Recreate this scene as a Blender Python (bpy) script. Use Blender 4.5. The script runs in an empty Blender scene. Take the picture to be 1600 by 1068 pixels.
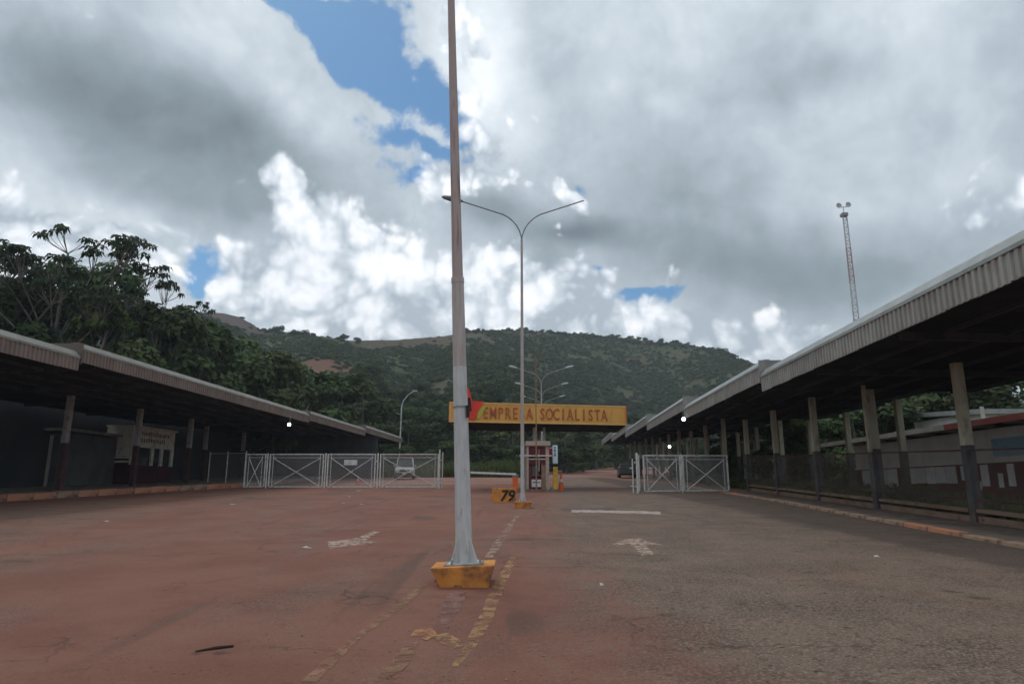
import bpy, math, random
import numpy as np
from mathutils import Vector, Matrix
random.seed(7); rng = np.random.default_rng(11)
R = math.radians
sc = bpy.context.scene
COL = sc.collection

# ---------------------------------------------------------------- camera, sky, sun, exposure
FPX, PITCH, CH, S = 1050.0, R(12.1), 1.6, 0.034      # S = upward slope of the ground away from the viewer
cam_d = bpy.data.cameras.new('camera'); cam = bpy.data.objects.new('camera', cam_d); COL.objects.link(cam)
cam.location = (0, 0, CH); cam.rotation_euler = (R(90) + PITCH, 0, 0)
cam_d.sensor_width = 36; cam_d.lens = 36 * FPX / 1600; cam_d.clip_start = 0.1; cam_d.clip_end = 6000
sc.camera = cam
sc.view_settings.view_transform = 'Standard'; sc.view_settings.look = 'None'
sc.view_settings.exposure = 0.45; sc.view_settings.gamma = 1.0; sc.view_settings.use_curve_mapping = False
cy = sc.cycles; cy.max_bounces = 5; cy.diffuse_bounces = 3; cy.glossy_bounces = 2; cy.volume_bounces = 0; cy.transmission_bounces = 2; cy.transparent_max_bounces = 14
SUN_EL, SUN_AZ = R(58), R(-35)
sun_d = bpy.data.lights.new('sun', 'SUN'); sun = bpy.data.objects.new('sun', sun_d); COL.objects.link(sun)
sun_d.energy = 0.55; sun_d.angle = R(14); sun_d.color = (1, .96, .9)
sv = Vector((math.sin(SUN_AZ) * math.cos(SUN_EL), math.cos(SUN_AZ) * math.cos(SUN_EL), math.sin(SUN_EL)))
sun.rotation_euler = sv.to_track_quat('Z', 'Y').to_euler(); sun.location = (0, 0, 60)

def ray(x, y):
    u = (x - 800) / FPX; v = (534 - y) / FPX; c, s = math.cos(PITCH), math.sin(PITCH)
    return Vector((u, c - v * s, s + v * c))
def P(x, y, Y):                                       # point seen at pixel x, y at distance Y ahead
    d = ray(x, y); return Vector((0, 0, CH)) + d * (Y / d.y)
def G(x, y):                                          # ground point seen at pixel x, y
    d = ray(x, y); t = CH / (S * d.y - d.z); return Vector((0, 0, CH)) + d * t
def gz(Y): return S * Y

world = bpy.data.worlds.new('World'); sc.world = world; world.use_nodes = True
nt = world.node_tree; nt.nodes.clear()
def N(t, **k):
    n = nt.nodes.new(t)
    for a, b in k.items(): setattr(n, a, b)
    return n
def lk(a, b): nt.links.new(a, b)
def math_(op, a, b=None, c=None, clamp=False):
    n = N('ShaderNodeMath', operation=op); n.use_clamp = clamp
    for i, v in enumerate((a, b, c)):
        if v is None: continue
        if isinstance(v, (int, float)): n.inputs[i].default_value = v
        else: lk(v, n.inputs[i])
    return n.outputs[0]
tc = N('ShaderNodeTexCoord').outputs['Generated']
sep = N('ShaderNodeSeparateXYZ'); lk(tc, sep.inputs[0])
az = math_('ARCTAN2', sep.outputs[0], sep.outputs[1]); el = math_('ARCSINE', sep.outputs[2])
cmb = N('ShaderNodeCombineXYZ'); lk(az, cmb.inputs[0]); lk(el, cmb.inputs[1])
def wnoise(scale, detail, rough=.55, dist=0, off=(0, 0, 0), vec=None, sc3=(1, 1, 1)):
    m = N('ShaderNodeMapping'); m.inputs['Location'].default_value = off; m.inputs['Scale'].default_value = sc3; lk(vec or tc, m.inputs[0])
    n = N('ShaderNodeTexNoise'); n.inputs['Scale'].default_value = scale; n.inputs['Detail'].default_value = detail
    n.inputs['Roughness'].default_value = rough; n.inputs['Distortion'].default_value = dist
    lk(m.outputs[0], n.inputs['Vector']); return n
def warp(vec, scale, amp, detail, off):
    n = wnoise(scale, detail, .6, 0, off)
    s1 = N('ShaderNodeVectorMath', operation='SUBTRACT'); lk(n.outputs['Color'], s1.inputs[0]); s1.inputs[1].default_value = (.5, .5, .5)
    s2 = N('ShaderNodeVectorMath', operation='MULTIPLY'); lk(s1.outputs[0], s2.inputs[0]); s2.inputs[1].default_value = (amp, amp, 0)
    s3 = N('ShaderNodeVectorMath', operation='ADD'); lk(vec, s3.inputs[0]); lk(s2.outputs[0], s3.inputs[1]); return s3.outputs[0]
wv = warp(warp(cmb.outputs[0], 5, .16, 2, (3, 1, 2)), 16, .042, 5, (7, 5, 1))
wv_soft = warp(cmb.outputs[0], 4, .12, 3, (9, 2, 4))
def blobs(lst, vec, start):
    acc = start
    for (x, y, sx, sy, rot, w) in lst:
        d = ray(x, y).normalized(); a0 = math.atan2(d.x, d.y); e0 = math.asin(d.z)
        m = N('ShaderNodeMapping', vector_type='TEXTURE')
        m.inputs['Location'].default_value = (a0, e0, 0); m.inputs['Rotation'].default_value = (0, 0, R(rot))
        m.inputs['Scale'].default_value = (sx / FPX / math.cos(e0), sy / FPX, 1); lk(vec, m.inputs[0])
        dt = N('ShaderNodeVectorMath', operation='DOT_PRODUCT'); lk(m.outputs[0], dt.inputs[0]); lk(m.outputs[0], dt.inputs[1])
        acc = math_('MULTIPLY_ADD', math_('POWER', math.exp(-1), dt.outputs['Value']), float(w), acc)
    return acc
def sstep(v, a, b, lo=0., hi=1.):
    n = N('ShaderNodeMapRange', interpolation_type='SMOOTHSTEP'); lk(v, n.inputs[0])
    n.inputs[1].default_value = a; n.inputs[2].default_value = b; n.inputs[3].default_value = lo; n.inputs[4].default_value = hi
    return n.outputs[0]
BLUE = [(500, 28, 80, 30, -20, .95), (575, 75, 70, 42, -30, 1.1), (650, 140, 80, 34, -22, 1.15), (600, 20, 45, 40, 0, .7), (725, 165, 34, 40, 0, 1.05),
        (640, 240, 74, 22, -8, 1.15), (600, 278, 40, 14, 0, .9), (580, 343, 22, 13, 0, 1.05), (1006, 449, 34, 14, 0, 1.1), (310, 445, 44, 26, -20, 1.2),
        (960, 425, 11, 16, 0, .9), (924, 300, 22, 18, 0, .9), (718, 252, 18, 26, 0, 1.0), (285, 410, 30, 16, -30, .6), (455, 15, 50, 20, -10, .9), (560, 110, 70, 24, -40, .6)]
CUM = [(450, 350, 90, 60, -30, 1.1), (590, 410, 110, 75, -28, 1.3), (640, 470, 170, 60, -4, 1.1), (470, 440, 120, 56, 0, 1.0), (432, 285, 24, 34, 0, .7), (680, 290, 80, 38, 10, .95),
       (130, 380, 140, 44, 0, 1.0), (385, 484, 56, 24, 0, 1.0), (890, 440, 110, 62, -6, 1.2), (780, 480, 120, 50, 0, .9), (900, 316, 56, 24, -28, 1.15),
       (1140, 528, 110, 34, -12, 1.1), (1035, 510, 80, 34, -14, .9), (1525, 335, 50, 34, 0, 1.0), (735, 60, 60, 110, 4, .8), (775, 240, 70, 60, 0, .8), (1240, 545, 90, 20, 4, .7), (620, 520, 330, 34, 0, .75),
       (1400, 60, 50, 22, 10, .4), (1700, 300, 90, 60, 0, .8), (-60, 350, 120, 50, 0, .8), (575, 120, 40, 16, 60, .25)]
LITE = [(1030, 60, 120, 100, 0, .10), (300, 50, 110, 60, 0, .10), (1330, 300, 120, 90, 0, .06), (1270, 530, 110, 18, 0, .14), (620, 200, 70, 40, 0, .05), (745, 80, 70, 130, 0, .26), (560, 500, 300, 60, 0, .10), (1400, 60, 70, 40, 0, .10)]
DARK = [(180, 200, 170, 62, -4, -.32), (110, 80, 90, 80, 0, -.16), (410, 235, 140, 50, -22, -.20), (300, 310, 150, 26, 0, -.14), (1170, 425, 180, 60, -4, -.30),
        (1060, 300, 110, 120, 0, -.15), (905, 364, 72, 24, -12, -.34), (760, 325, 66, 26, 0, -.22), (1290, 115, 90, 26, 0, -.14), (870, 150, 80, 70, 0, -.08), (1400, 420, 130, 60, 0, -.10)]
n_big = wnoise(2.2, 3, .55, .3, (1, 3, 7)).outputs[0]
n_mid = wnoise(7, 5, .6, .2, (4, 0, 3)).outputs[0]
n_fin = wnoise(24, 5, .62, .2, (2, 8, 3)).outputs[0]
bl = blobs(BLUE, wv, 0.0)
bnz = math_('MULTIPLY', math_('MULTIPLY_ADD', math_('SUBTRACT', n_mid, .5), 1.7, math_('MULTIPLY', math_('SUBTRACT', n_fin, .5), 2.2)), sstep(bl, .03, .30))
bl = math_('ADD', bl, bnz)
bmask = sstep(bl, .18, .86)
li = blobs(LITE, wv_soft, 0.575)
li = blobs(DARK, wv_soft, li)
li = math_('MULTIPLY_ADD', math_('SUBTRACT', n_big, .5), .28, li)
li = math_('MULTIPLY_ADD', math_('SUBTRACT', n_mid, .5), .48, li)
li = math_('MULTIPLY_ADD', math_('SUBTRACT', n_fin, .5), .13, li)
def ramp4(v, stops):
    r = N('ShaderNodeValToRGB'); lk(v, r.inputs[0]); c = r.color_ramp
    c.elements[0].position, c.elements[0].color = stops[0][0], (*stops[0][1], 1); c.elements[1].position, c.elements[1].color = stops[-1][0], (*stops[-1][1], 1)
    for p, q in stops[1:-1]: e = c.elements.new(p); e.color = (*q, 1)
    return r.outputs[0]
back = ramp4(li, [(.12, (.14, .175, .205)), (.34, (.235, .285, .325)), (.52, (.39, .45, .505)), (.70, (.60, .66, .71)), (.92, (.88, .91, .94))])
# cumulus: billows with crisp sunlit rims
vor = N('ShaderNodeTexVoronoi', feature='F1', voronoi_dimensions='2D'); vor.inputs['Scale'].default_value = 15; vor.inputs['Detail'].default_value = 2.5; vor.inputs['Roughness'].default_value = .6
lk(wv_soft, vor.inputs['Vector'])
bil = math_('SUBTRACT', .50, vor.outputs['Distance'])
cu = blobs(CUM, wv, 0.0)
cu = math_('MULTIPLY_ADD', bil, .75, cu)
cu = math_('MULTIPLY_ADD', math_('SUBTRACT', n_mid, .5), 1.1, cu)
cu = math_('MULTIPLY_ADD', math_('SUBTRACT', n_fin, .5), .45, cu)
cmask = math_('MULTIPLY', sstep(cu, .24, .66), .95)
cb = math_('MULTIPLY_ADD', bil, .55, .70)
cb = math_('MULTIPLY_ADD', math_('SUBTRACT', wnoise(9, 4, .6, .05, (1, 7, 9)).outputs[0], .5), 1.5, cb)
cb = math_('MULTIPLY_ADD', sstep(cu, .5, 1.3), .12, cb)
cumc = ramp4(cb, [(.30, (.36, .42, .48)), (.52, (.56, .62, .68)), (.70, (.80, .83, .88)), (1., (1.0, 1.0, 1.02))])
sky = N('ShaderNodeTexSky', sky_type='NISHITA', sun_disc=False); sky.sun_elevation = SUN_EL; sky.sun_rotation = SUN_AZ
sky.altitude = 500
skc = N('ShaderNodeVectorMath', operation='MULTIPLY'); lk(sky.outputs[0], skc.inputs[0]); skc.inputs[1].default_value = (.42, .66, .78)
def mixc(f, a, b):
    n = N('ShaderNodeMix', data_type='RGBA'); lk(f, n.inputs[0]); lk(a, n.inputs[6]); lk(b, n.inputs[7]); return n.outputs[2]
def x10(c, k=10.):
    n = N('ShaderNodeVectorMath', operation='MULTIPLY'); lk(c, n.inputs[0]); n.inputs[1].default_value = (k, k, k); return n.outputs[0]
allc = mixc(cmask, mixc(bmask, x10(back), skc.outputs[0]), x10(cumc))
bg = N('ShaderNodeBackground'); bg.inputs[1].default_value = 0.1; lk(allc, bg.inputs[0])
lk(bg.outputs[0], N('ShaderNodeOutputWorld').inputs[0])
world.cycles.sampling_method = 'MANUAL'; world.cycles.sample_map_resolution = 512

# ---------------------------------------------------------------- materials
MATS = {}
def mat(name, col, col2=None, rough=.8, scale=3., detail=6, lo=.4, hi=.6, bump=.0, bscale=None, metal=0., spec=.3, coords='Object',
        stain=None, stain_s=1.2, stain_r=(.55, .7), stretch=(1, 1, 1), rnd=0., transl=0., emit=None):
    if name in MATS: return MATS[name]
    m = bpy.data.materials.new(name); m.use_nodes = True; t = m.node_tree; b = t.nodes['Principled BSDF']
    def nd(ty, **k):
        n = t.nodes.new(ty)
        for a, v in k.items(): setattr(n, a, v)
        return n
    L = t.links.new
    b.inputs['Roughness'].default_value = rough; b.inputs['Metallic'].default_value = metal; b.inputs['Specular IOR Level'].default_value = spec
    co = nd('ShaderNodeTexCoord'); mp = nd('ShaderNodeMapping'); mp.inputs['Scale'].default_value = stretch
    if coords == 'World':
        g = nd('ShaderNodeNewGeometry'); L(g.outputs['Position'], mp.inputs[0])
    else: L(co.outputs['Object'], mp.inputs[0])
    nz = nd('ShaderNodeTexNoise'); nz.inputs['Scale'].default_value = scale; nz.inputs['Detail'].default_value = detail; L(mp.outputs[0], nz.inputs['Vector'])
    mr = nd('ShaderNodeMapRange'); mr.inputs[1].default_value = lo; mr.inputs[2].default_value = hi; L(nz.outputs[0], mr.inputs[0])
    mx = nd('ShaderNodeMix', data_type='RGBA'); L(mr.outputs[0], mx.inputs[0])
    mx.inputs[6].default_value = (*col, 1); mx.inputs[7].default_value = (*(col2 or col), 1)
    out = mx.outputs[2]
    if stain:
        n2 = nd('ShaderNodeTexNoise'); n2.inputs['Scale'].default_value = stain_s; n2.inputs['Detail'].default_value = 8; n2.inputs['Roughness'].default_value = .65
        L(mp.outputs[0], n2.inputs['Vector'])
        r2 = nd('ShaderNodeMapRange'); r2.inputs[1].default_value = stain_r[0]; r2.inputs[2].default_value = stain_r[1]; L(n2.outputs[0], r2.inputs[0])
        m2 = nd('ShaderNodeMix', data_type='RGBA'); L(r2.outputs[0], m2.inputs[0]); L(out, m2.inputs[6]); m2.inputs[7].default_value = (*stain, 1); out = m2.outputs[2]
    if rnd:
        oi = nd('ShaderNodeObjectInfo'); rr = nd('ShaderNodeMapRange'); L(oi.outputs['Random'], rr.inputs[0]); rr.inputs[3].default_value = 1 - rnd; rr.inputs[4].default_value = 1 + rnd
        hv = nd('ShaderNodeHueSaturation'); L(out, hv.inputs['Color']); L(rr.outputs[0], hv.inputs['Value'])
        r3 = nd('ShaderNodeMath', operation='MULTIPLY_ADD'); L(oi.outputs['Random'], r3.inputs[0]); r3.inputs[1].default_value = 7.31
        r4 = nd('ShaderNodeMath', operation='FRACT'); L(r3.outputs[0], r4.inputs[0])
        r5 = nd('ShaderNodeMapRange'); L(r4.outputs[0], r5.inputs[0]); r5.inputs[3].default_value = .5 - rnd * .09; r5.inputs[4].default_value = .5 + rnd * .05
        L(r5.outputs[0], hv.inputs['Hue']); out = hv.outputs[0]
    L(out, b.inputs['Base Color'])
    if bump:
        n3 = nd('ShaderNodeTexNoise'); n3.inputs['Scale'].default_value = bscale or scale * 6; n3.inputs['Detail'].default_value = 6; L(mp.outputs[0], n3.inputs['Vector'])
        bp = nd('ShaderNodeBump'); bp.inputs['Strength'].default_value = bump; bp.inputs['Distance'].default_value = .02
        L(n3.outputs[0], bp.inputs['Height']); L(bp.outputs[0], b.inputs['Normal'])
    if transl:
        tr = nd('ShaderNodeBsdfTranslucent'); L(out, tr.inputs[0]); ms = nd('ShaderNodeMixShader'); ms.inputs[0].default_value = transl
        L(b.outputs[0], ms.inputs[1]); L(tr.outputs[0], ms.inputs[2]); L(ms.outputs[0], t.nodes['Material Output'].inputs[0])
    if emit:
        b.inputs['Emission Color'].default_value = (*emit[0], 1); b.inputs['Emission Strength'].default_value = emit[1]
    MATS[name] = m; return m
def glass(name='dark_glass', col=(.02, .025, .03)):
    return mat(name, col, rough=.08, spec=.6)
def mesh_wire(name, col, pitch=.07, thick=.16):
    """woven wire: diagonal pattern in object space, open between the wires"""
    m = bpy.data.materials.new(name); m.use_nodes = True; t = m.node_tree; b = t.nodes['Principled BSDF']; L = t.links.new
    b.inputs['Base Color'].default_value = (*col, 1); b.inputs['Roughness'].default_value = .6
    co = t.nodes.new('ShaderNodeTexCoord'); sp = t.nodes.new('ShaderNodeSeparateXYZ'); L(co.outputs['Object'], sp.inputs[0])
    def mt(op, a, b_=None):
        n = t.nodes.new('ShaderNodeMath'); n.operation = op
        for i, v in enumerate((a, b_)):
            if v is None: continue
            if isinstance(v, (int, float)): n.inputs[i].default_value = v
            else: L(v, n.inputs[i])
        return n.outputs[0]
    h = mt('ADD', sp.outputs[0], mt('MULTIPLY', sp.outputs[1], 1.0))
    def strand(v): return mt('LESS_THAN', mt('FRACT', mt('DIVIDE', v, pitch)), thick)
    k = mt('MAXIMUM', strand(mt('ADD', h, sp.outputs[2])), strand(mt('SUBTRACT', h, sp.outputs[2])))
    tr = t.nodes.new('ShaderNodeBsdfTransparent'); ms = t.nodes.new('ShaderNodeMixShader'); L(k, ms.inputs[0]); L(tr.outputs[0], ms.inputs[1]); L(b.outputs[0], ms.inputs[2])
    L(ms.outputs[0], t.nodes['Material Output'].inputs[0]); MATS[name] = m; return m
def worn_paint(name, col, amount=.5, scale=9):
    m = mat(name, col, tuple(c * .75 for c in col), rough=.85, coords='World', scale=4)
    t = m.node_tree; L = t.links.new; b = t.nodes['Principled BSDF']
    g = t.nodes.new('ShaderNodeNewGeometry'); nz = t.nodes.new('ShaderNodeTexNoise'); nz.inputs['Scale'].default_value = scale; nz.inputs['Detail'].default_value = 8
    nz.inputs['Roughness'].default_value = .7; L(g.outputs['Position'], nz.inputs['Vector'])
    mr = t.nodes.new('ShaderNodeMapRange'); mr.inputs[1].default_value = amount - .07; mr.inputs[2].default_value = amount + .07; L(nz.outputs[0], mr.inputs[0])
    tr = t.nodes.new('ShaderNodeBsdfTransparent'); ms = t.nodes.new('ShaderNodeMixShader'); inv = t.nodes.new('ShaderNodeMath'); inv.operation = 'MULTIPLY_ADD'; inv.inputs[1].default_value = -.85; inv.inputs[2].default_value = .85
    L(mr.outputs[0], inv.inputs[0]); L(inv.outputs[0], ms.inputs[0]); L(tr.outputs[0], ms.inputs[1]); L(b.outputs[0], ms.inputs[2])
    L(ms.outputs[0], t.nodes['Material Output'].inputs[0]); return m

def asphalt_material():
    m = bpy.data.materials.new('dusty_asphalt'); m.use_nodes = True; t = m.node_tree; b = t.nodes['Principled BSDF']; L = t.links.new
    g = t.nodes.new('ShaderNodeNewGeometry'); pos = g.outputs['Position']
    def noise(s, d=8, r=.6, st=(1, 1, 1), off=(0, 0, 0), dist=0):
        mp = t.nodes.new('ShaderNodeMapping'); mp.inputs['Scale'].default_value = st; mp.inputs['Location'].default_value = off; L(pos, mp.inputs[0])
        n = t.nodes.new('ShaderNodeTexNoise'); n.inputs['Scale'].default_value = s; n.inputs['Detail'].default_value = d; n.inputs['Roughness'].default_value = r
        n.inputs['Distortion'].default_value = dist; L(mp.outputs[0], n.inputs['Vector']); return n.outputs[0]
    def mr(v, a, b_, lo=0., hi=1.):
        n = t.nodes.new('ShaderNodeMapRange'); n.interpolation_type = 'SMOOTHSTEP'; L(v, n.inputs[0])
        for i, q in ((1, a), (2, b_), (3, lo), (4, hi)): n.inputs[i].default_value = q
        return n.outputs[0]
    def mix(f, a, c):
        n = t.nodes.new('ShaderNodeMix'); n.data_type = 'RGBA'
        if isinstance(f, float): n.inputs[0].default_value = f
        else: L(f, n.inputs[0])
        for i, q in ((6, a), (7, c)):
            if isinstance(q, tuple): n.inputs[i].default_value = (*q, 1)
            else: L(q, n.inputs[i])
        return n.outputs[2]
    def mt(op, a, b_, c=None):
        n = t.nodes.new('ShaderNodeMath'); n.operation = op
        for i, v in enumerate((a, b_, c)):
            if v is None: continue
            if isinstance(v, (int, float)): n.inputs[i].default_value = v
            else: L(v, n.inputs[i])
        return n.outputs[0]
    sp = t.nodes.new('ShaderNodeSeparateXYZ'); L(pos, sp.inputs[0]); X, Y = sp.outputs[0], sp.outputs[1]
    base = mix(mr(noise(1.1, 8), .35, .65), (.108, .069, .049), (.180, .120, .085))        # worn binder, lighter where scuffed
    base = mix(mr(noise(34, 3, .75), .44, .66), base, (.30, .225, .175))               # pale aggregate
    base = mix(mr(noise(12, 5, .7, off=(5, 0, 0)), .57, .68), base, (.034, .025, .020))
    # laterite dust: thick left of the median, thin on the right lanes
    xx = mt('SUBTRACT', X, mt('MULTIPLY', Y, .03))
    side = mr(xx, -1.0, 2.8, .82, .14)
    far = mr(Y, 26, 44, 0., .25)
    leftfade = mr(X, -14, -3, -.16, .04)
    dust = mt('ADD', mt('ADD', side, far), leftfade)
    dust = mt('MULTIPLY_ADD', mt('SUBTRACT', noise(.32, 6, .6, (1.4, .5, 1)), .5), 1.5, dust)
    dust = mt('MULTIPLY_ADD', mt('SUBTRACT', noise(2.2, 7, .65, (1, .45, 1), (3, 3, 0)), .5), .8, dust)
    red = mix(mr(noise(.7, 5, off=(9, 1, 0)), .35, .65), (.215, .080, .052), (.265, .110, .073))
    c = mix(mr(dust, .15, 1.0, 0., .88), base, red)
    # dark dragged / damp patches
    c = mix(mr(noise(.5, 6, .6, (.5, 1.6, 1), (7, 2, 0), .6), .58, .74, 0., .5), c, (.062, .044, .036))
    # tyre scuffs along the lanes
    c = mix(mr(noise(1.6, 4, .5, (1, .06, 1), (1, 1, 0)), .60, .74, 0., .40), c, (.070, .052, .043))
    # smoother dark strip of newer asphalt along the right kerb, and square patch repairs
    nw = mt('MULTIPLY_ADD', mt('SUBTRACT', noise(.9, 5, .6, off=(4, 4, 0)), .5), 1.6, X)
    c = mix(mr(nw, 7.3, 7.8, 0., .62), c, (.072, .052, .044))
    bk = t.nodes.new('ShaderNodeTexVoronoi'); bk.feature = 'F1'; bk.distance = 'CHEBYCHEV'; bk.voronoi_dimensions = '2D'; bk.inputs['Scale'].default_value = .16; L(pos, bk.inputs['Vector'])
    c = mix(mt('MULTIPLY', mr(mt('MULTIPLY_ADD', mt('SUBTRACT', noise(3, 4), .5), .03, bk.outputs['Distance']), .150, .162, 1., 0.), mr(noise(.25, 2, off=(8, 8, 0)), .48, .54, 0., .45)), c, (.075, .050, .040))
    # oil spots
    c = mix(mr(noise(1.5, 3, .5, off=(12, 2, 0)), .70, .76, 0., .55), c, (.035, .027, .024))
    # hairline cracks
    vo = t.nodes.new('ShaderNodeTexVoronoi'); vo.feature = 'DISTANCE_TO_EDGE'; vo.inputs['Scale'].default_value = .55
    wd = t.nodes.new('ShaderNodeVectorMath'); wd.operation = 'MULTIPLY_ADD'
    nn = t.nodes.new('ShaderNodeTexNoise'); nn.inputs['Scale'].default_value = 2.5; nn.inputs['Detail'].default_value = 6; L(pos, nn.inputs['Vector'])
    L(nn.outputs['Color'], wd.inputs[0]); wd.inputs[1].default_value = (.9, .9, 0); L(pos, wd.inputs[2]); L(wd.outputs[0], vo.inputs['Vector'])
    crk = mt('MULTIPLY', mr(vo.outputs['Distance'], .004, .016, 1., 0.), mr(noise(.35, 3, off=(2, 5, 0)), .5, .6))
    c = mix(mt('MULTIPLY', crk, .32), c, (.045, .032, .027))
    L(c, b.inputs['Base Color']); b.inputs['Roughness'].default_value = .86; b.inputs['Specular IOR Level'].default_value = .25
    bp = t.nodes.new('ShaderNodeBump'); bp.inputs['Strength'].default_value = .8; bp.inputs['Distance'].default_value = .014
    hh = mt('ADD', noise(60, 4, .7), mt('MULTIPLY', noise(6, 6, .6), 1.6)); hh = mt('SUBTRACT', hh, mt('MULTIPLY', crk, 1.5))
    L(hh, bp.inputs['Height']); L(bp.outputs[0], b.inputs['Normal']); return m

M_ASPH = asphalt_material()
M_DIRT = mat('red_laterite_dirt', (.26, .125, .09), (.31, .165, .12), scale=.25, lo=.35, hi=.65, bump=.5, bscale=8, coords='World', stain=(.16, .085, .06), stain_s=1.1, stain_r=(.5, .75), rough=.95)
M_POLE = mat('chalky_white_pole_paint', (.52, .46, .435), (.44, .38, .36), scale=2.5, rough=.6, stain=(.40, .22, .17), stain_s=1.6, stain_r=(.52, .8), stretch=(5, 5, .7), bump=.1, bscale=30)
M_POLE_G = mat('white_pole_foot_paint', (.60, .59, .58), (.50, .50, .49), scale=3, rough=.55, stain=(.25, .24, .23), stain_s=2.2, stain_r=(.60, .72), stretch=(5, 5, 1), bump=.1, bscale=30)
M_POLE_U = mat('rusty_pink_upper_pole', (.42, .335, .315), (.48, .39, .37), scale=2.0, rough=.7, stain=(.24, .12, .09), stain_s=2.0, stain_r=(.5, .72), stretch=(6, 6, .5), bump=.15, bscale=30)
M_GALV = mat('grey_galvanised_steel', (.30, .30, .31), (.22, .22, .23), scale=4, rough=.5, metal=.3, stain=(.20, .13, .10), stain_s=3, stain_r=(.55, .75))
M_LAMP = mat('grey_luminaire_shell', (.25, .27, .28), (.2, .2, .2), rough=.45)
M_YEL = mat('orange_yellow_concrete_paint', (.72, .30, .07), (.60, .23, .05), scale=5, rough=.8, bump=.5, bscale=18, stain=(.20, .105, .07), stain_s=3.4, stain_r=(.50, .66))
M_YEL_TOP = M_YEL
M_CONC = mat('stained_concrete', (.30, .27, .22), (.20, .18, .15), scale=3, bump=.4, bscale=14, stain=(.24, .11, .075), stain_s=1.5, stain_r=(.48, .62))
M_KERB = [mat('kerb_concrete_tan', (.36, .24, .16), (.26, .17, .12), scale=3, bump=.6, bscale=10, stain=(.12, .07, .05), stain_s=3.5, stain_r=(.52, .66)),
          mat('kerb_faded_orange_paint', (.48, .21, .12), (.40, .19, .12), scale=2, bump=.6, bscale=10, stain=(.14, .08, .06), stain_s=3.2, stain_r=(.56, .68)),
          mat('kerb_faded_red_paint', (.38, .15, .10), (.33, .16, .12), scale=2, bump=.6, bscale=10, stain=(.10, .06, .045), stain_s=3.2, stain_r=(.56, .68))]
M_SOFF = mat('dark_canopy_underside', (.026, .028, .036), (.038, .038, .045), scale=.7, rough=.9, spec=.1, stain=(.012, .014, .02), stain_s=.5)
M_PURL = mat('grey_steel_purlin', (.06, .06, .068), (.04, .042, .05), scale=2, rough=.8)
M_FASR = mat('grey_corrugated_sheet', (.34, .325, .295), (.27, .255, .23), scale=1.2, rough=.55, metal=.15, stain=(.26, .20, .16), stain_s=2.3, stain_r=(.52, .75), stretch=(1, 1, .4), rnd=.10)
M_FASL = mat('brown_corrugated_sheet', (.21, .165, .14), (.165, .13, .11), scale=1.2, rough=.6, metal=.1, stain=(.30, .18, .13), stain_s=2.0, stain_r=(.5, .7), stretch=(1, 1, .4), rnd=.12)
M_CAPR = mat('pale_galvanised_flashing', (.33, .345, .33), (.27, .28, .265), scale=2, rough=.42, metal=.35, stain=(.30, .28, .25), stain_s=1.5, stain_r=(.52, .8), rnd=.06)
M_CAPL = mat('dusty_flashing', (.24, .23, .195), (.19, .18, .15), scale=2, rough=.5, metal=.2, stain=(.24, .18, .14), stain_s=2, stain_r=(.5, .8), rnd=.08)
M_COLU = mat('cream_column_paint', (.46, .43, .32), (.38, .35, .26), scale=2.5, stain=(.22, .17, .12), stain_s=3, stain_r=(.52, .72), bump=.3, stretch=(1, 1, .4))
M_COLD = mat('dark_grey_column_paint', (.10, .10, .105), (.075, .065, .065), scale=2.5, stain=(.17, .09, .065), stain_s=2.4, stain_r=(.54, .72), bump=.3)
M_COLM = mat('maroon_column_paint', (.10, .045, .05), (.075, .035, .04), scale=2.5, stain=(.14, .08, .06), stain_s=2.4, stain_r=(.54, .72), bump=.3)
M_GATE = mat('weathered_white_gate_paint', (.74, .73, .70), (.62, .60, .56), scale=5, rough=.6, stain=(.27, .16, .12), stain_s=5, stain_r=(.56, .7))
M_SIGNY = mat('amber_sign_board_paint', (.80, .42, .09), (.72, .36, .08), scale=1.0, rough=.55, stain=(.55, .28, .10), stain_s=2.0, stain_r=(.55, .8), stretch=(1, 1, .5))
M_SIGNE = mat('orange_sign_edge', (.80, .26, .05), (.65, .22, .05), rough=.5)
M_TRIM = mat('pale_yellow_trim', (.85, .55, .20), (.75, .45, .17), rough=.5)
M_LET = mat('faded_red_brown_lettering', (.42, .10, .05), (.55, .20, .07), scale=4, lo=.42, hi=.66, rough=.6)
M_RED = mat('bright_red_emblem', (.85, .06, .03), (.72, .05, .03), scale=2, rough=.5)
M_BLACK = mat('black_paint', (.012, .012, .014), (.025, .022, .022), rough=.5)
M_WHITE = mat('white_paint', (.72, .72, .70), (.60, .59, .56), scale=4, rough=.5, stain=(.35, .24, .18), stain_s=3, stain_r=(.58, .8))
M_PLAST = mat('blue_white_sign_panel', (.66, .78, .82), (.58, .70, .75), rough=.3)
M_BLUE = mat('blue_lettering', (.04, .10, .30), rough=.4)
M_MAROON = mat('maroon_wall_paint', (.16, .028, .035), (.115, .025, .03), scale=1.5, stain=(.09, .05, .045), stain_s=1.6, stain_r=(.5, .75), rough=.8)
M_MAROON_D = mat('dark_maroon_panel', (.085, .016, .028), (.06, .014, .022), scale=1.5, rough=.8)
M_BWALL = mat('grimy_white_wall_paint', (.84, .82, .77), (.76, .73, .68), scale=1.3, rough=.85, stain=(.42, .34, .28), stain_s=1.7, stain_r=(.56, .85), stretch=(1, 1, .5))
M_KWALL = mat('cream_kiosk_paint', (.84, .81, .70), (.74, .71, .60), scale=1.6, rough=.8, stain=(.22, .18, .15), stain_s=1.9, stain_r=(.5, .8))
M_PAPER = mat('white_notice_paper', (.86, .85, .85), (.78, .76, .76), scale=3, rough=.8, rnd=.12)
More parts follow.
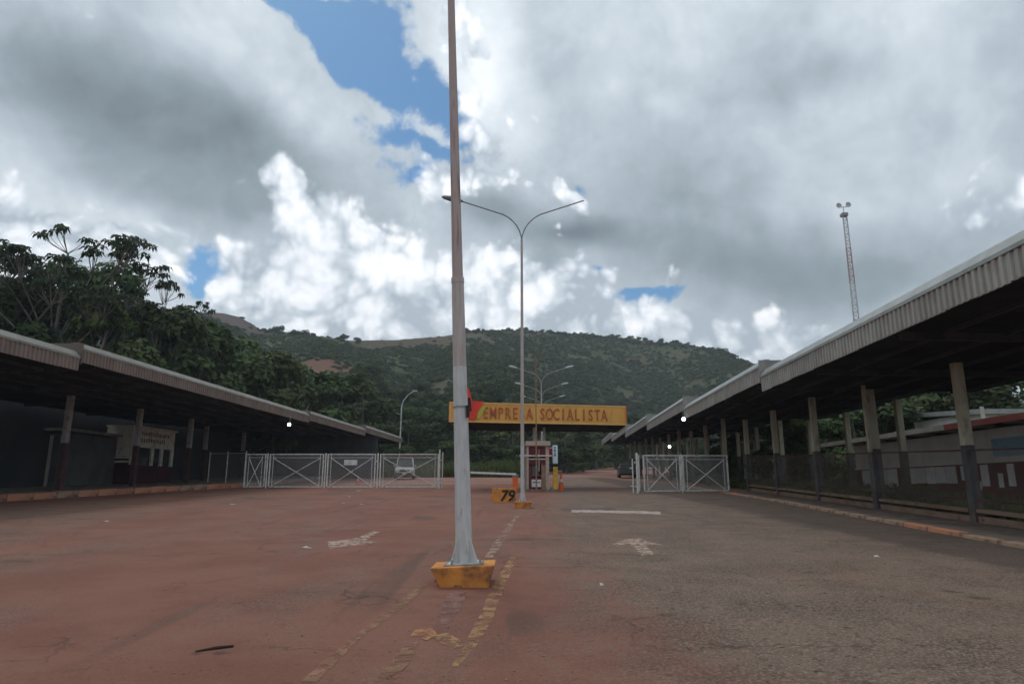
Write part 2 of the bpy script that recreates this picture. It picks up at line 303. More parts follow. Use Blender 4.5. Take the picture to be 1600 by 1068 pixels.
M_ROOFS = mat('grey_roof_sheet', (.30, .29, .27), (.22, .21, .2), scale=1.5, rough=.7, stain=(.2, .13, .1), stain_s=1.5)
M_EAVR = mat('red_eave_paint', (.30, .08, .07), (.24, .08, .07), scale=1.5, rough=.6, stain=(.3, .22, .18), stain_s=1.2, stain_r=(.55, .7))
M_EAVG = mat('pale_eave_paint', (.45, .44, .40), (.38, .35, .3), scale=1.5, rough=.6)
M_TAN = mat('tan_booth_paint', (.52, .40, .33), (.45, .34, .28), scale=3, rough=.7, stain=(.3, .17, .12), stain_s=3)
M_RUST = mat('rusty_thin_pole', (.36, .22, .15), (.28, .16, .11), scale=5, rough=.8)
M_CONE = mat('orange_cone_plastic', (.80, .16, .04), (.65, .13, .04), scale=5, rough=.5)
M_TYRE = mat('tyre_rubber', (.02, .02, .02), (.035, .03, .028), rough=.9)
M_CARW = mat('dusty_white_car_paint', (.60, .58, .55), (.50, .47, .44), scale=2, rough=.3, spec=.5, stain=(.38, .22, .16), stain_s=2.5, stain_r=(.58, .8))
M_GLASS = glass()
M_LIT = mat('lit_floodlight', (1, 1, 1), rough=.4, emit=((.92, .97, 1.0), 14.0))
M_BARK = mat('pale_bark', (.20, .175, .15), (.11, .095, .08), scale=3, rough=.9, stretch=(1, 1, .3), bump=.4)
M_WIREW = mesh_wire('woven_wire_mesh', (.55, .53, .50), .075, .07)
M_WIREB = mesh_wire('rusty_woven_wire_mesh', (.24, .19, .15), .075, .05)
def leafmat(n, c1, c2, r=.35): return mat(n, c1, c2, scale=.8, detail=4, lo=.35, hi=.65, rough=.7, spec=.12, rnd=r, transl=.22)
M_LEAF = leafmat('broad_leaf_dark_green', (.052, .080, .034), (.088, .125, .048))
M_LEAF2 = leafmat('mid_green_foliage', (.062, .090, .034), (.10, .135, .05))
M_LEAFU = leafmat('umbrella_tree_leaf', (.034, .055, .032), (.065, .092, .048), .2)
M_LEAFY = leafmat('yellow_green_leaf', (.14, .18, .04), (.10, .15, .035), .2)
M_BUSH = leafmat('hillside_scrub', (.052, .080, .030), (.092, .120, .044), .45)
M_GRASS = leafmat('long_grass', (.09, .12, .035), (.16, .17, .06), .3)

# ---------------------------------------------------------------- object helpers
WL = {}
def link(o, parent=None):
    COL.objects.link(o)
    if parent is not None: o.parent = parent
    return o
def tag(o, label=None, cat=None, group=None, kind=None):
    if label: o['label'] = label
    if cat: o['category'] = cat
    if group: o['group'] = group
    if kind: o['kind'] = kind
    return o
def empty(name, loc, rz=0, **k):
    o = bpy.data.objects.new(name, None); o.empty_display_size = .3; link(o); o.location = loc; o.rotation_euler = (0, 0, rz); WL[o] = Vector(loc); return tag(o, **k)
class MB:
    def __init__(s): s.v = []; s.f = []
    def add(s, vs, fs):
        b = len(s.v); s.v += [tuple(v) for v in vs]; s.f += [tuple(i + b for i in f) for f in fs]; return s
    def box(s, c, d, rz=0, taper=1.0, tilt=None):
        x, y, z = d[0] / 2, d[1] / 2, d[2] / 2; vs = []
        for zz, k in ((-z, 1), (z, taper)):
            for xx, yy in ((-x, -y), (x, -y), (x, y), (-x, y)): vs.append(Vector((xx * k, yy * k, zz)))
        m = Matrix.Rotation(rz, 3, 'Z')
        if tilt is not None: m = m @ tilt
        return s.add([m @ v + Vector(c) for v in vs], [(3, 2, 1, 0), (4, 5, 6, 7), (0, 1, 5, 4), (1, 2, 6, 5), (2, 3, 7, 6), (3, 0, 4, 7)])
    def bar(s, a, b, w, h=None):                       # rectangular bar from a to b
        a, b = Vector(a), Vector(b); h = h or w; d = (b - a); L = d.length; d.normalize()
        up = Vector((0, 0, 1)) if abs(d.z) < .95 else Vector((0, 1, 0))
        sd = d.cross(up).normalized(); u = sd.cross(d).normalized(); vs = []
        for p in (a, b):
            for i, j in ((-1, -1), (1, -1), (1, 1), (-1, 1)): vs.append(p + sd * (i * w / 2) + u * (j * h / 2))
        return s.add(vs, [(3, 2, 1, 0), (4, 5, 6, 7), (0, 1, 5, 4), (1, 2, 6, 5), (2, 3, 7, 6), (3, 0, 4, 7)])
    def tube(s, pts, rs, n=10, cap=True):
        pts = [Vector(p) for p in pts]; rs = rs if isinstance(rs, (list, tuple)) else [rs] * len(pts); vs = []; fs = []
        for i, p in enumerate(pts):
            d = (pts[min(i + 1, len(pts) - 1)] - pts[max(i - 1, 0)]).normalized()
            ref = Vector((0, 1, 0)) if abs(d.y) < .9 else Vector((1, 0, 0))
            a = d.cross(ref).normalized(); b = d.cross(a)
            for k in range(n):
                t = 2 * math.pi * (k + .5) / n; vs.append(p + a * (math.cos(t) * rs[i]) + b * (math.sin(t) * rs[i]))
        for i in range(len(pts) - 1):
            for k in range(n):
                k2 = (k + 1) % n; fs.append((i * n + k, (i + 1) * n + k, (i + 1) * n + k2, i * n + k2))
        if cap: fs.append(tuple(range(n))); fs.append(tuple(reversed(range((len(pts) - 1) * n, len(pts) * n))))
        return s.add(vs, fs)
    def prism(s, pts, a, b):                           # polygon (x,y) standing on the sloped ground between offsets a and b
        n = len(pts); vs = [(x, y, gz(y) + a) for x, y in pts] + [(x, y, gz(y) + b) for x, y in pts]
        return s.add(vs, [tuple(reversed(range(n))), tuple(range(n, 2 * n))] + [(i, (i + 1) % n, n + (i + 1) % n, n + i) for i in range(n)])
    def plate(s, pts, off):                            # thick plate from 3D outline pushed by off
        n = len(pts); off = Vector(off); vs = [Vector(p) for p in pts] + [Vector(p) + off for p in pts]
        return s.add(vs, [tuple(reversed(range(n))), tuple(range(n, 2 * n))] + [(i, (i + 1) % n, n + (i + 1) % n, n + i) for i in range(n)])
    def mesh(s, name, m=None, origin=(0, 0, 0), smooth=False, bevel=0):
        me = bpy.data.meshes.new(name); o = Vector(origin)
        me.from_pydata([tuple(Vector(v) - o) for v in s.v], [], s.f)
        import bmesh as bmm
        b = bmm.new(); b.from_mesh(me); bmm.ops.recalc_face_normals(b, faces=b.faces)
        if bevel: bmm.ops.bevel(b, geom=list(b.edges), offset=bevel, segments=2, affect='EDGES', profile=.6, clamp_overlap=True)
        b.to_mesh(me); b.free()
        if m: me.materials.append(m)
        if smooth:
            me.shade_smooth()
            try: me.set_sharp_from_angle(angle=R(35))
            except Exception: pass
        return me
    def build(s, name, m, parent=None, smooth=False, bevel=0, world=True, **k):
        if parent is None:
            vs = np.array([tuple(v) for v in s.v]); og = Vector((float(vs[:, 0].mean()), float(vs[:, 1].mean()), float(vs[:, 2].min())))
        else: og = WL[parent] if world else Vector((0, 0, 0))
        o = bpy.data.objects.new(name, s.mesh(name, m, og, smooth, bevel)); link(o, parent)
        if parent is None: o.location = og
        WL[o] = og; return tag(o, **k)
def inst(name, me, parent, loc, rz=0, scale=None, rot=None):   # a piece sharing mesh data; loc in world space
    o = bpy.data.objects.new(name, me); link(o, parent); o.location = Vector(loc) - (WL[parent] if parent else Vector())
    o.rotation_euler = rot or (0, 0, rz)
    if scale: o.scale = scale
    return o
def copy_tree(o, parent=None):
    c = o.copy(); COL.objects.link(c); c.parent = parent
    for ch in list(o.children): copy_tree(ch, c)
    return c
def text_mesh(name, s, size, extrude, m, bold=0.0, shear=0.0):
    cu = bpy.data.curves.new(name, 'FONT'); cu.body = s; cu.size = size; cu.extrude = extrude; cu.offset = bold; cu.shear = shear
    cu.align_x = 'CENTER'; cu.resolution_u = 3
    o = bpy.data.objects.new(name, cu); COL.objects.link(o); dg = bpy.context.evaluated_depsgraph_get()
    me = bpy.data.meshes.new_from_object(o.evaluated_get(dg)); me.name = name
    bpy.data.objects.remove(o); me.materials.clear(); me.materials.append(m); return me

# ---------------------------------------------------------------- ground, road, terrain
def sheet(name, xs, ys, fz, m):
    vs = [(x, y, fz(x, y)) for y in ys for x in xs]; nx = len(xs)
    fs = [(j * nx + i, j * nx + i + 1, (j + 1) * nx + i + 1, (j + 1) * nx + i) for j in range(len(ys) - 1) for i in range(nx - 1)]
    me = bpy.data.meshes.new(name); me.from_pydata(vs, [], fs); me.materials.append(m); o = bpy.data.objects.new(name, me); link(o); return tag(o, kind='structure')
def gfun(x, y):
    if y < -60: return gz(-60)
    if y > 330: return gz(330)
    return gz(y)
sheet('ground', [-1500, -600, -60, 0, 60, 600, 1500], [-400, -300, -60, 0, 60, 120, 200, 330, 700, 1500], gfun, M_DIRT)
def kerb_left(Y): return -22.6 + (0 if Y < 24 else (Y - 24) * .24)
LK = [(-24.5, -60), (-24.5, 6), (-22.8, 20), (-20.9, 30), (-19.3, 38.2), (-17.6, 44.6)]
RK = [(9.4, -60), (9.5, 10), (9.95, 16.5), (10.9, 28), (11.25, 36), (11.6, 47)]
road = MB(); road.prism([(p[0] - .35, p[1]) for p in LK[:1]] + [(RK[0][0] + .35, -60)] + [(x + .35, y) for x, y in RK[1:]] + [(12, 52), (10.2, 62), (9.6, 72), (4.0, 74), (3.2, 60), (1, 52), (-17.9, 49)] + [(x - .35, y) for x, y in reversed(LK[1:])], -.15, .004)
tag(road.build('road', M_ASPH), kind='structure')

M_VERGE = mat('grassy_verge_soil', (.075, .085, .035), (.14, .10, .06), scale=.8, coords='World', bump=.6, bscale=7, rough=.95, stain=(.10, .12, .05), stain_s=2.5)
v_ = MB(); v_.prism([(11.2 + .052 * 8 + .6, 5), (60, 5), (60, 140), (34, 140), (11.2 + .052 * 64 + 5.6, 64), (11.2 + .052 * 44 + 5.4, 44), (11.2 + .052 * 40 + .6, 40)], -.2, .008); tag(v_.build('verge', M_VERGE), kind='structure')
v_ = MB(); v_.prism([(-40, 76), (2.3, 76), (5, 92), (6, 125), (-50, 125)], -.2, .008); tag(v_.build('verge', M_VERGE), kind='structure')

# markings, worn
M_MW = worn_paint('worn_cream_marking', (.56, .40, .31), .53, 9)
M_ML = worn_paint('broken_pale_marking', (.44, .29, .21), .51, 5)
M_MS = worn_paint('worn_stop_line_paint', (.60, .48, .42), .60, 9)
M_MO = worn_paint('worn_orange_marking', (.46, .25, .125), .515, 5)
M_MP = worn_paint('worn_pale_orange_marking', (.34, .18, .105), .52, 6)
def marking(name, px, m, h=.008):
    rr = random.Random(len(px) * 7 + int(px[0][0])); fine = []
    for (x0, y0), (x1, y1) in zip(px, px[1:] + px[:1]):          # ragged outline
        n = max(1, int(math.hypot(x1 - x0, (y1 - y0) * 2) / 7))
        for i in range(n): fine.append((x0 + (x1 - x0) * i / n + (rr.uniform(-1.5, 1.5) if i else 0), y0 + (y1 - y0) * i / n + (rr.uniform(-.5, .5) if i else 0)))
    pts = [G(*p) for p in fine]; b = MB(); b.add([(p.x, p.y, gz(p.y) + h) for p in pts], [tuple(range(len(pts)))])
    o = b.build(name, m); tag(o, kind='structure'); return o
marking('road_arrow', [(512, 845), (515, 857), (545, 853), (572, 850), (597, 846), (570, 845), (580, 838), (595, 830), (582, 830), (560, 840), (535, 844)], M_MW)
marking('road_arrow', [(957, 850), (975, 843), (1000, 841), (1012, 846), (1038, 851), (1010, 852), (1022, 866), (1004, 868), (992, 856), (982, 850), (965, 852)], M_MW)
marking('stop_line', [(893, 796), (960, 797.3), (1031, 799), (1033, 803), (975, 801.5), (893, 800)], M_MS)
marking('median_line', [(806, 805), (812, 805), (792, 838), (770, 872), (757, 872), (778, 838)], M_ML)
marking('median_line', [(798, 870), (808, 870), (784, 930), (762, 985), (735, 1020), (716, 1042), (706, 1042), (730, 1000), (752, 955), (770, 915)], M_MO)
marking('median_line', [(655, 915), (668, 915), (640, 942), (560, 1000), (495, 1066), (470, 1066), (545, 1000), (622, 942)], M_MP)
marking('median_line', [(700, 925), (728, 925), (722, 950), (700, 975), (678, 978), (690, 950)], worn_paint('worn_pink_marking', (.30, .155, .12), .53, 3))
marking('median_line', [(648, 985), (675, 980), (682, 992), (668, 1001), (642, 995)], worn_paint('orange_patch_marking', (.54, .25, .12), .56, 5), .010)
marking('median_line', [(676, 994), (700, 990), (728, 1008), (712, 1014), (690, 1008)], M_MO, .012)
marking('median_line', [(632, 1010), (655, 1003), (640, 1035), (612, 1068), (584, 1068)], M_MP, .010)
marking('median_line', [(856, 785), (862, 785), (838, 806), (829, 806)], M_MP)

# pale stripe crossing on the right, faint
# hill terrain ------------------------------------------------
RIDGE = [(-400, 700), (-100, 600), (120, 520), (220, 496), (290, 488), (345, 487), (375, 494), (405, 513), (475, 521), (550, 532), (620, 530), (690, 525), (740, 517), (800, 514),
         (870, 520), (950, 525), (1010, 531), (1080, 539), (1130, 551), (1175, 572), (1230, 600), (1300, 622), (1400, 628), (1500, 640), (1700, 650), (1950, 690)]
_rd = [ray(x, y) for x, y in RIDGE]
RAZ = np.array([math.atan2(d.x, d.y) for d in _rd]); RTE = np.array([d.z / math.hypot(d.x, d.y) for d in _rd])
def pxaz(x): d = ray(x, 620); return math.atan2(d.x, d.y)
R0A = np.array([pxaz(x) for x in (-200, 250, 620, 850, 880, 960, 1050, 1250, 1400, 1800)]); R0V = np.array([110, 100, 112, 120, 190, 240, 250, 130, 90, 80.])
def hill_z(az_, r):
    te = np.interp(az_, RAZ, RTE); RR = 400 + 45 * np.sin(az_ * 5.0 + .6) + 25 * np.sin(az_ * 11); r0 = np.interp(az_, R0A, R0V)
    zr = 1.6 + te * RR; z0 = S * r0 * np.cos(az_) - 1.0; s = (r - r0) / (RR - r0)
    sc_ = np.clip(s, 0, 1); z = z0 + (zr - z0) * sc_ ** 1.12
    nz = np.sin(az_ * 31 + r * .012) * 3.2 + np.sin(az_ * 67 - r * .021 + 1.3) * 1.8 + np.sin(az_ * 120 + r * .05) * .8 + np.sin(r * .055 + az_ * 9) * 1.6
    z = z + nz * np.clip(s * (1 - s) * 4, 0, 1) * .9
    z = np.where(s > 1, zr - (r - RR) * .30 - ((r - RR) ** 2) * .0006, z); z = np.where(s < 0, z0 - (r0 - r) * .15, z)
    return np.maximum(z, -2.5)
AZ = np.linspace(R(-78), R(78), 330); RADS = np.concatenate([np.linspace(70, 480, 105), np.linspace(500, 800, 10)])
A2, R2 = np.meshgrid(AZ, RADS); Z2 = hill_z(A2, R2)
V = np.stack([np.sin(A2) * R2, np.cos(A2) * R2, Z2], -1).reshape(-1, 3); na = len(AZ)
fs = [(j * na + i, j * na + i + 1, (j + 1) * na + i + 1, (j + 1) * na + i) for j in range(len(RADS) - 1) for i in range(na - 1)]
me = bpy.data.meshes.new('hill'); me.from_pydata(V.tolist(), [], fs); me.shade_smooth()
def hill_material():
    m = bpy.data.materials.new('scrubby_hillside'); m.use_nodes = True; t = m.node_tree; b = t.nodes['Principled BSDF']; L = t.links.new
    g = t.nodes.new('ShaderNodeNewGeometry'); pos = g.outputs['Position']
    def noise(s, d=8, r=.6, off=(0, 0, 0), st=(1, 1, 1)):
        mp = t.nodes.new('ShaderNodeMapping'); mp.inputs['Location'].default_value = off; mp.inputs['Scale'].default_value = st; L(pos, mp.inputs[0])
        n = t.nodes.new('ShaderNodeTexNoise'); n.inputs['Scale'].default_value = s; n.inputs['Detail'].default_value = d; n.inputs['Roughness'].default_value = r; L(mp.outputs[0], n.inputs['Vector']); return n.outputs[0]
    def mr(v, a, b_, lo=0., hi=1.):
        n = t.nodes.new('ShaderNodeMapRange'); n.interpolation_type = 'SMOOTHSTEP'; L(v, n.inputs[0])
        for i, q in ((1, a), (2, b_), (3, lo), (4, hi)): n.inputs[i].default_value = q
        return n.outputs[0]
    def mix(f, a, c):
        n = t.nodes.new('ShaderNodeMix'); n.data_type = 'RGBA'; L(f, n.inputs[0])
        for i, q in ((6, a), (7, c)):
            if isinstance(q, tuple): n.inputs[i].default_value = (*q, 1)
            else: L(q, n.inputs[i])
        return n.outputs[2]
    c = mix(mr(noise(.05), .35, .65), (.060, .078, .036), (.088, .100, .048))
    c = mix(mr(noise(.02, 6, off=(40, 3, 0)), .50, .62, 0, .55), c, (.125, .10, .065)); c = mix(mr(noise(.035, 7, off=(10, 30, 0)), .57, .64, 0, .4), c, (.19, .11, .075))
    for (x, y, s_, rad, col) in ((500, 572, .62, 24, (.20, .095, .065)), (478, 585, .55, 16, (.22, .10, .08)), (372, 502, .93, 22, (.13, .075, .075)), (345, 492, .98, 26, (.12, .09, .085)), (680, 528, .99, 40, (.115, .09, .06)), (600, 533, .99, 34, (.105, .085, .055))):
        d = ray(x, y); a_ = math.atan2(d.x, d.y); te = d.z / math.hypot(d.x, d.y)
        rr = np.linspace(100, 460, 700); zz = hill_z(np.full_like(rr, a_), rr); k = int(np.argmax((zz - 1.6) / rr >= te * .995)); r_ = rr[k] if k else 400
        ctr = (math.sin(a_) * r_, math.cos(a_) * r_, float(hill_z(np.array([a_]), np.array([r_]))[0]))
        vm = t.nodes.new('ShaderNodeVectorMath'); vm.operation = 'DISTANCE'; L(pos, vm.inputs[0]); vm.inputs[1].default_value = ctr
        ad = t.nodes.new('ShaderNodeMath'); ad.operation = 'MULTIPLY_ADD'; L(noise(.09, 6, .65), ad.inputs[0]); ad.inputs[1].default_value = rad * 1.6; L(vm.outputs['Value'], ad.inputs[2])
        c = mix(mr(ad.outputs[0], rad * 1.2, rad * 1.9, .9, 0.), c, col)
        SCARS.append((ctr, rad * .62))
    L(c, b.inputs['Base Color']); b.inputs['Roughness'].default_value = .95; b.inputs['Specular IOR Level'].default_value = .1
    bp = t.nodes.new('ShaderNodeBump'); bp.inputs['Strength'].default_value = .8; bp.inputs['Distance'].default_value = 1.5; L(noise(.4, 6), bp.inputs['Height']); L(bp.outputs[0], b.inputs['Normal'])
    return m
SCARS = []
me.materials.append(hill_material()); hill = bpy.data.objects.new('hill', me); link(hill); tag(hill, kind='structure')

# ---------------------------------------------------------------- foliage meshes
def leaf_mesh(name, C_, Nn, size, m, asp=.55, jit=.4):
    n = len(C_); C_ = np.asarray(C_); up = Nn + rng.normal(0, jit, (n, 3)); up /= np.linalg.norm(up, axis=1)[:, None] + 1e-9
    a = np.cross(up, rng.normal(0, 1, (n, 3))); a /= np.linalg.norm(a, axis=1)[:, None] + 1e-9; b = np.cross(up, a)
    s = size * rng.uniform(.6, 1.4, n)[:, None]
    V = np.stack([C_ - a * s, C_ + b * s * asp - up * s * .12, C_ + a * s, C_ - b * s * asp - up * s * .12], 1).reshape(-1, 3)
    me = bpy.data.meshes.new(name); me.vertices.add(4 * n); me.vertices.foreach_set('co', V.ravel()); me.loops.add(4 * n); me.loops.foreach_set('vertex_index', np.arange(4 * n, dtype=np.int32))
    me.polygons.add(n); me.polygons.foreach_set('loop_start', np.arange(0, 4 * n, 4, dtype=np.int32)); me.update(calc_edges=True); me.validate(); me.materials.append(m); return me
def crown_pts(lobes, n):
    w = np.array([l[3] ** 2 for l in lobes]); idx = rng.choice(len(lobes), n, p=w / w.sum()); d = rng.normal(0, 1, (n, 3)); d /= np.linalg.norm(d, axis=1)[:, None]
    d[:, 2] = np.where(d[:, 2] < -.4, -d[:, 2], d[:, 2]); r = rng.uniform(.55, 1.08, n) ** .7; L_ = np.array(lobes)
    c = L_[idx, :3] + d * (L_[idx, 3] * r)[:, None] * np.array([1, 1, .8])
    keep = (np.sin(c[:, 0] * 2.1 + c[:, 2]) + np.sin(c[:, 1] * 2.4 + 1) + np.sin(c[:, 2] * 2.7 + c[:, 0])) > -1.0
    return c[keep], d[keep] * .8 + np.array([0, 0, .5])
def broad_tree(seed, H=10, W=4.0, n=5200, leaf=.24, nl=11, m=M_LEAF, low=.35):
    r_ = random.Random(seed); lobes = []; tr = MB()
    tr.tube([(0, 0, -.5), (.1, 0, H * .25), (r_.uniform(-.3, .3), .1, H * .55), (r_.uniform(-.4, .4), 0, H * .8)], [.22, .17, .12, .05], 7)
    for k in range(nl):
        a = k * 2.4 + r_.uniform(-.4, .4); rr = W * r_.uniform(.15, .75) * (1 if k else 0); z = H * r_.uniform(low, .86) if k else H * .84
        rr *= 1.25 - .8 * max(0, z / H - .45); rad = W * r_.uniform(.26, .44)
        lobes.append((math.cos(a) * rr, math.sin(a) * rr, z, rad))
        if k: tr.tube([(0.1, 0, z * .55), (math.cos(a) * rr * .5, math.sin(a) * rr * .5, z * .85), (math.cos(a) * rr, math.sin(a) * rr, z + rad * .3)], [.08, .05, .02], 5)
    c, nn = crown_pts(lobes, n)
    return tr.mesh('trunk', M_BARK, smooth=True), leaf_mesh('crown', c, nn, leaf, m)
def umbrella_tree(seed, H=15, W=5.5, nr=120):
    """open crown: bare pale limbs ending in drooping rosettes of long leaves"""
    r_ = random.Random(seed); tr = MB(); cs, ns = [], []
    V, F = [], []
    tr.tube([(0, 0, -1), (.15, .1, H * .3), (-.1, 0, H * .6), (0, 0, H * .78)], [.24, .19, .13, .08], 8)
    tips = []
    for k in range(nr // 7):
        a = k * 2.4 + r_.uniform(-.5, .5); h = r_.uniform(.42, .96); sp = W * (.2 + .8 * math.sin(math.pi * min(1, (1.1 - h) * 1.05)) ** .7) * r_.uniform(.3, 1.0)
        if k == 0: h, sp = .97, .3
        c = Vector((math.cos(a) * sp, math.sin(a) * sp, H * h)); z0 = H * (h * .6 + .06); fork = c - Vector((math.cos(a) * .3, math.sin(a) * .3, 1.3))
        tr.tube([(0, 0, z0 * .85), Vector((fork.x * .55, fork.y * .55, z0 + (fork.z - z0) * .4)), fork], [.08, .05, .035], 5, False); g = r_.uniform(1.0, 1.7)
        for j in range(r_.randint(7, 11)):
            b = r_.uniform(0, 6.283); q_ = g * math.sqrt(r_.uniform(.02, 1)); tip = c + Vector((math.cos(b) * q_, math.sin(b) * q_, .35 - q_ * q_ * .28 + r_.uniform(-.2, .25)))
            tr.tube([fork, fork.lerp(tip, .55) + Vector((0, 0, -.08)), tip], [.028, .02, .012], 3, False); tips.append(tip)
    for tip in tips:
        for q in range(12):
            b = 2 * math.pi * q / 12 + r_.uniform(-.25, .25); L_ = r_.uniform(.32, .66); w = L_ * .20
            o = Vector((math.cos(b), math.sin(b), 0)); sd = Vector((-o.y, o.x, 0)); p0 = tip + o * .08; p1 = tip + o * L_ * .55 + Vector((0, 0, r_.uniform(.0, .12))); p2 = tip + o * L_ * .95 - Vector((0, 0, L_ * r_.uniform(.25, .6)))
            i = len(V); V += [p0, p1 + sd * w, p1 - sd * w, p2]; F += [(i, i + 1, i + 2), (i + 1, i + 3, i + 2)]
    me = bpy.data.meshes.new('crown'); me.from_pydata([tuple(v) for v in V], [], F); me.materials.append(M_LEAFU)
    return tr.mesh('trunk', M_BARK, smooth=True), me
BT = [broad_tree(i, 10, 4.0 + .3 * (i % 3), m=(M_LEAF, M_LEAF2)[i % 2], low=.22) for i in range(6)]
UT = [umbrella_tree(20 + i) for i in range(3)]
def place_tree(name, kind, loc, H, W, label, cat='tree', group=None, base=(10, 4.2)):
    t = empty(name, loc, random.uniform(0, 6.28), label=label, cat=cat, group=group)
    sx = W / base[1]; sz = H / base[0]
    for nme, me_ in zip(('trunk', 'crown'), kind):
        o = bpy.data.objects.new(nme, me_); link(o, t); o.scale = (sx, sx, sz)
    return t
def scatter(name, pts, scl, rots, sources, label=None, cat=None, **k):
    col = bpy.data.collections.new(name + '_source')
    for i, me_ in enumerate(sources): col.objects.link(bpy.data.objects.new('%s_clump' % name, me_))
    me_ = bpy.data.meshes.new(name); me_.from_pydata([tuple(p) for p in pts], [], [])
    a = me_.attributes.new('scl', 'FLOAT', 'POINT'); a.data.foreach_set('value', np.asarray(scl, dtype=np.float32))
    a = me_.attributes.new('rz', 'FLOAT', 'POINT'); a.data.foreach_set('value', np.asarray(rots, dtype=np.float32))
    o = bpy.data.objects.new(name, me_); link(o)
    ng = bpy.data.node_groups.new(name + '_nodes', 'GeometryNodeTree'); ng.interface.new_socket('Geometry', in_out='INPUT', socket_type='NodeSocketGeometry'); ng.interface.new_socket('Geometry', in_out='OUTPUT', socket_type='NodeSocketGeometry')
    n = ng.nodes.new; gi, go = n('NodeGroupInput'), n('NodeGroupOutput'); mp = n('GeometryNodeMeshToPoints'); ip = n('GeometryNodeInstanceOnPoints'); ci = n('GeometryNodeCollectionInfo')
    ci.inputs[0].default_value = col; ci.inputs['Separate Children'].default_value = True; ci.inputs['Reset Children'].default_value = True
    L = ng.links.new; L(gi.outputs[0], mp.inputs[0]); L(mp.outputs[0], ip.inputs['Points']); L(ci.outputs[0], ip.inputs['Instance']); ip.inputs['Pick Instance'].default_value = True
    def attr(nm):
        q = n('GeometryNodeInputNamedAttribute'); q.data_type = 'FLOAT'; q.inputs[0].default_value = nm; return q.outputs[0]
    L(attr('scl'), ip.inputs['Scale']); cx = n('ShaderNodeCombineXYZ'); L(attr('rz'), cx.inputs[2]); e2 = n('FunctionNodeEulerToRotation'); L(cx.outputs[0], e2.inputs[0]); L(e2.outputs[0], ip.inputs['Rotation'])
    L(ip.outputs[0], go.inputs[0]); md = o.modifiers.new('scatter', 'NODES'); md.node_group = ng
    return tag(o, kind='stuff', label=label, cat=cat, **k)
def clump(seed, rad, n, leaf, m, flat=.7):
    r_ = random.Random(seed); lob = [(r_.uniform(-1, 1) * rad * .5, r_.uniform(-1, 1) * rad * .5, rad * r_.uniform(.2, .6), rad * r_.uniform(.4, .65)) for _ in range(5)]
    c, nn = crown_pts(lob, n); c[:, 2] *= flat; return leaf_mesh('clump', c, nn, leaf, m)
BUSHES = [clump(1, 2.2, 420, .34, M_BUSH), clump(2, 2.0, 380, .36, M_BUSH), clump(3, 1.6, 300, .30, M_BUSH, 1.1), clump(4, 2.4, 420, .36, M_LEAF, .9), clump(5, 1.4, 260, .28, M_BUSH, 1.3), clump(6, 2.2, 420, .32, M_LEAF2, .8)]
pts, scl = [], []
naz, k = 0, 0
NB = 44000; azs = rng.uniform(R(-46), R(44), NB); ss = rng.uniform(0, 1.0, NB) ** .85
dens = np.sin(azs * 41 + ss * 9) + np.sin(azs * 23 - ss * 17 + 2) + np.sin(azs * 90 + ss * 31)
RRv = 400 + 45 * np.sin(azs * 5.0 + .6) + 25 * np.sin(azs * 11); r0v = np.interp(azs, R0A, R0V); rv = r0v + ss * (RRv - r0v); zv = hill_z(azs, rv)
X_, Y_ = np.sin(azs) * rv, np.cos(azs) * rv
keep = rng.uniform(0, 1, NB) < np.clip(.74 + .28 * dens, .10, 1)
for (c, rad) in SCARS:
    keep &= ~(((X_ - c[0]) ** 2 + (Y_ - c[1]) ** 2 + (zv - c[2]) ** 2 < (rad) ** 2) & (rng.uniform(0, 1, NB) < .93))
X_, Y_, zv, ss = X_[keep], Y_[keep], zv[keep], ss[keep]
sc_h = rng.uniform(.35, 1.1, len(X_)) * (1.45 - .75 * ss)
rpx = np.concatenate([rng.uniform(880, 1190, 130), rng.uniform(720, 880, 26), rng.uniform(420, 560, 16)]); raz = np.array([pxaz(x) for x in rpx]); rr_ = 400 + 45 * np.sin(raz * 5.0 + .6) + 25 * np.sin(raz * 11) - rng.uniform(0, 12, len(rpx)); rz_ = hill_z(raz, rr_)
X_ = np.concatenate([X_, np.sin(raz) * rr_]); Y_ = np.concatenate([Y_, np.cos(raz) * rr_]); zv = np.concatenate([zv, rz_ + rng.uniform(0, .8, len(rpx))]); sc_h = np.concatenate([sc_h, rng.uniform(.4, 1.5, len(rpx)) ** 1.3])
scatter('hillside_scrub', np.stack([X_, Y_, zv - .4], 1), sc_h, rng.uniform(0, 6.28, len(X_)), BUSHES, 'dense dark green scrub covering the long hill behind the gates', 'scrub')
# forest mass along the foot of the hill (reads as one wood)
pts, scl = [], []
for _ in range(1500):
    a = rng.uniform(R(-45), R(43)); r0 = np.interp(a, R0A, R0V); r = r0 + 4 + rng.uniform(0, 1) ** 1.5 * 75
    pts.append((math.sin(a) * r, math.cos(a) * r, float(hill_z(np.array([a]), np.array([r]))[0]) - .6)); scl.append(rng.uniform(.45, .95))
CR = [bt[1] for bt in BT]
scatter('wood_below_hill', pts, scl, rng.uniform(0, 6.28, len(pts)), CR, 'continuous green wood along the foot of the hill', 'wood')

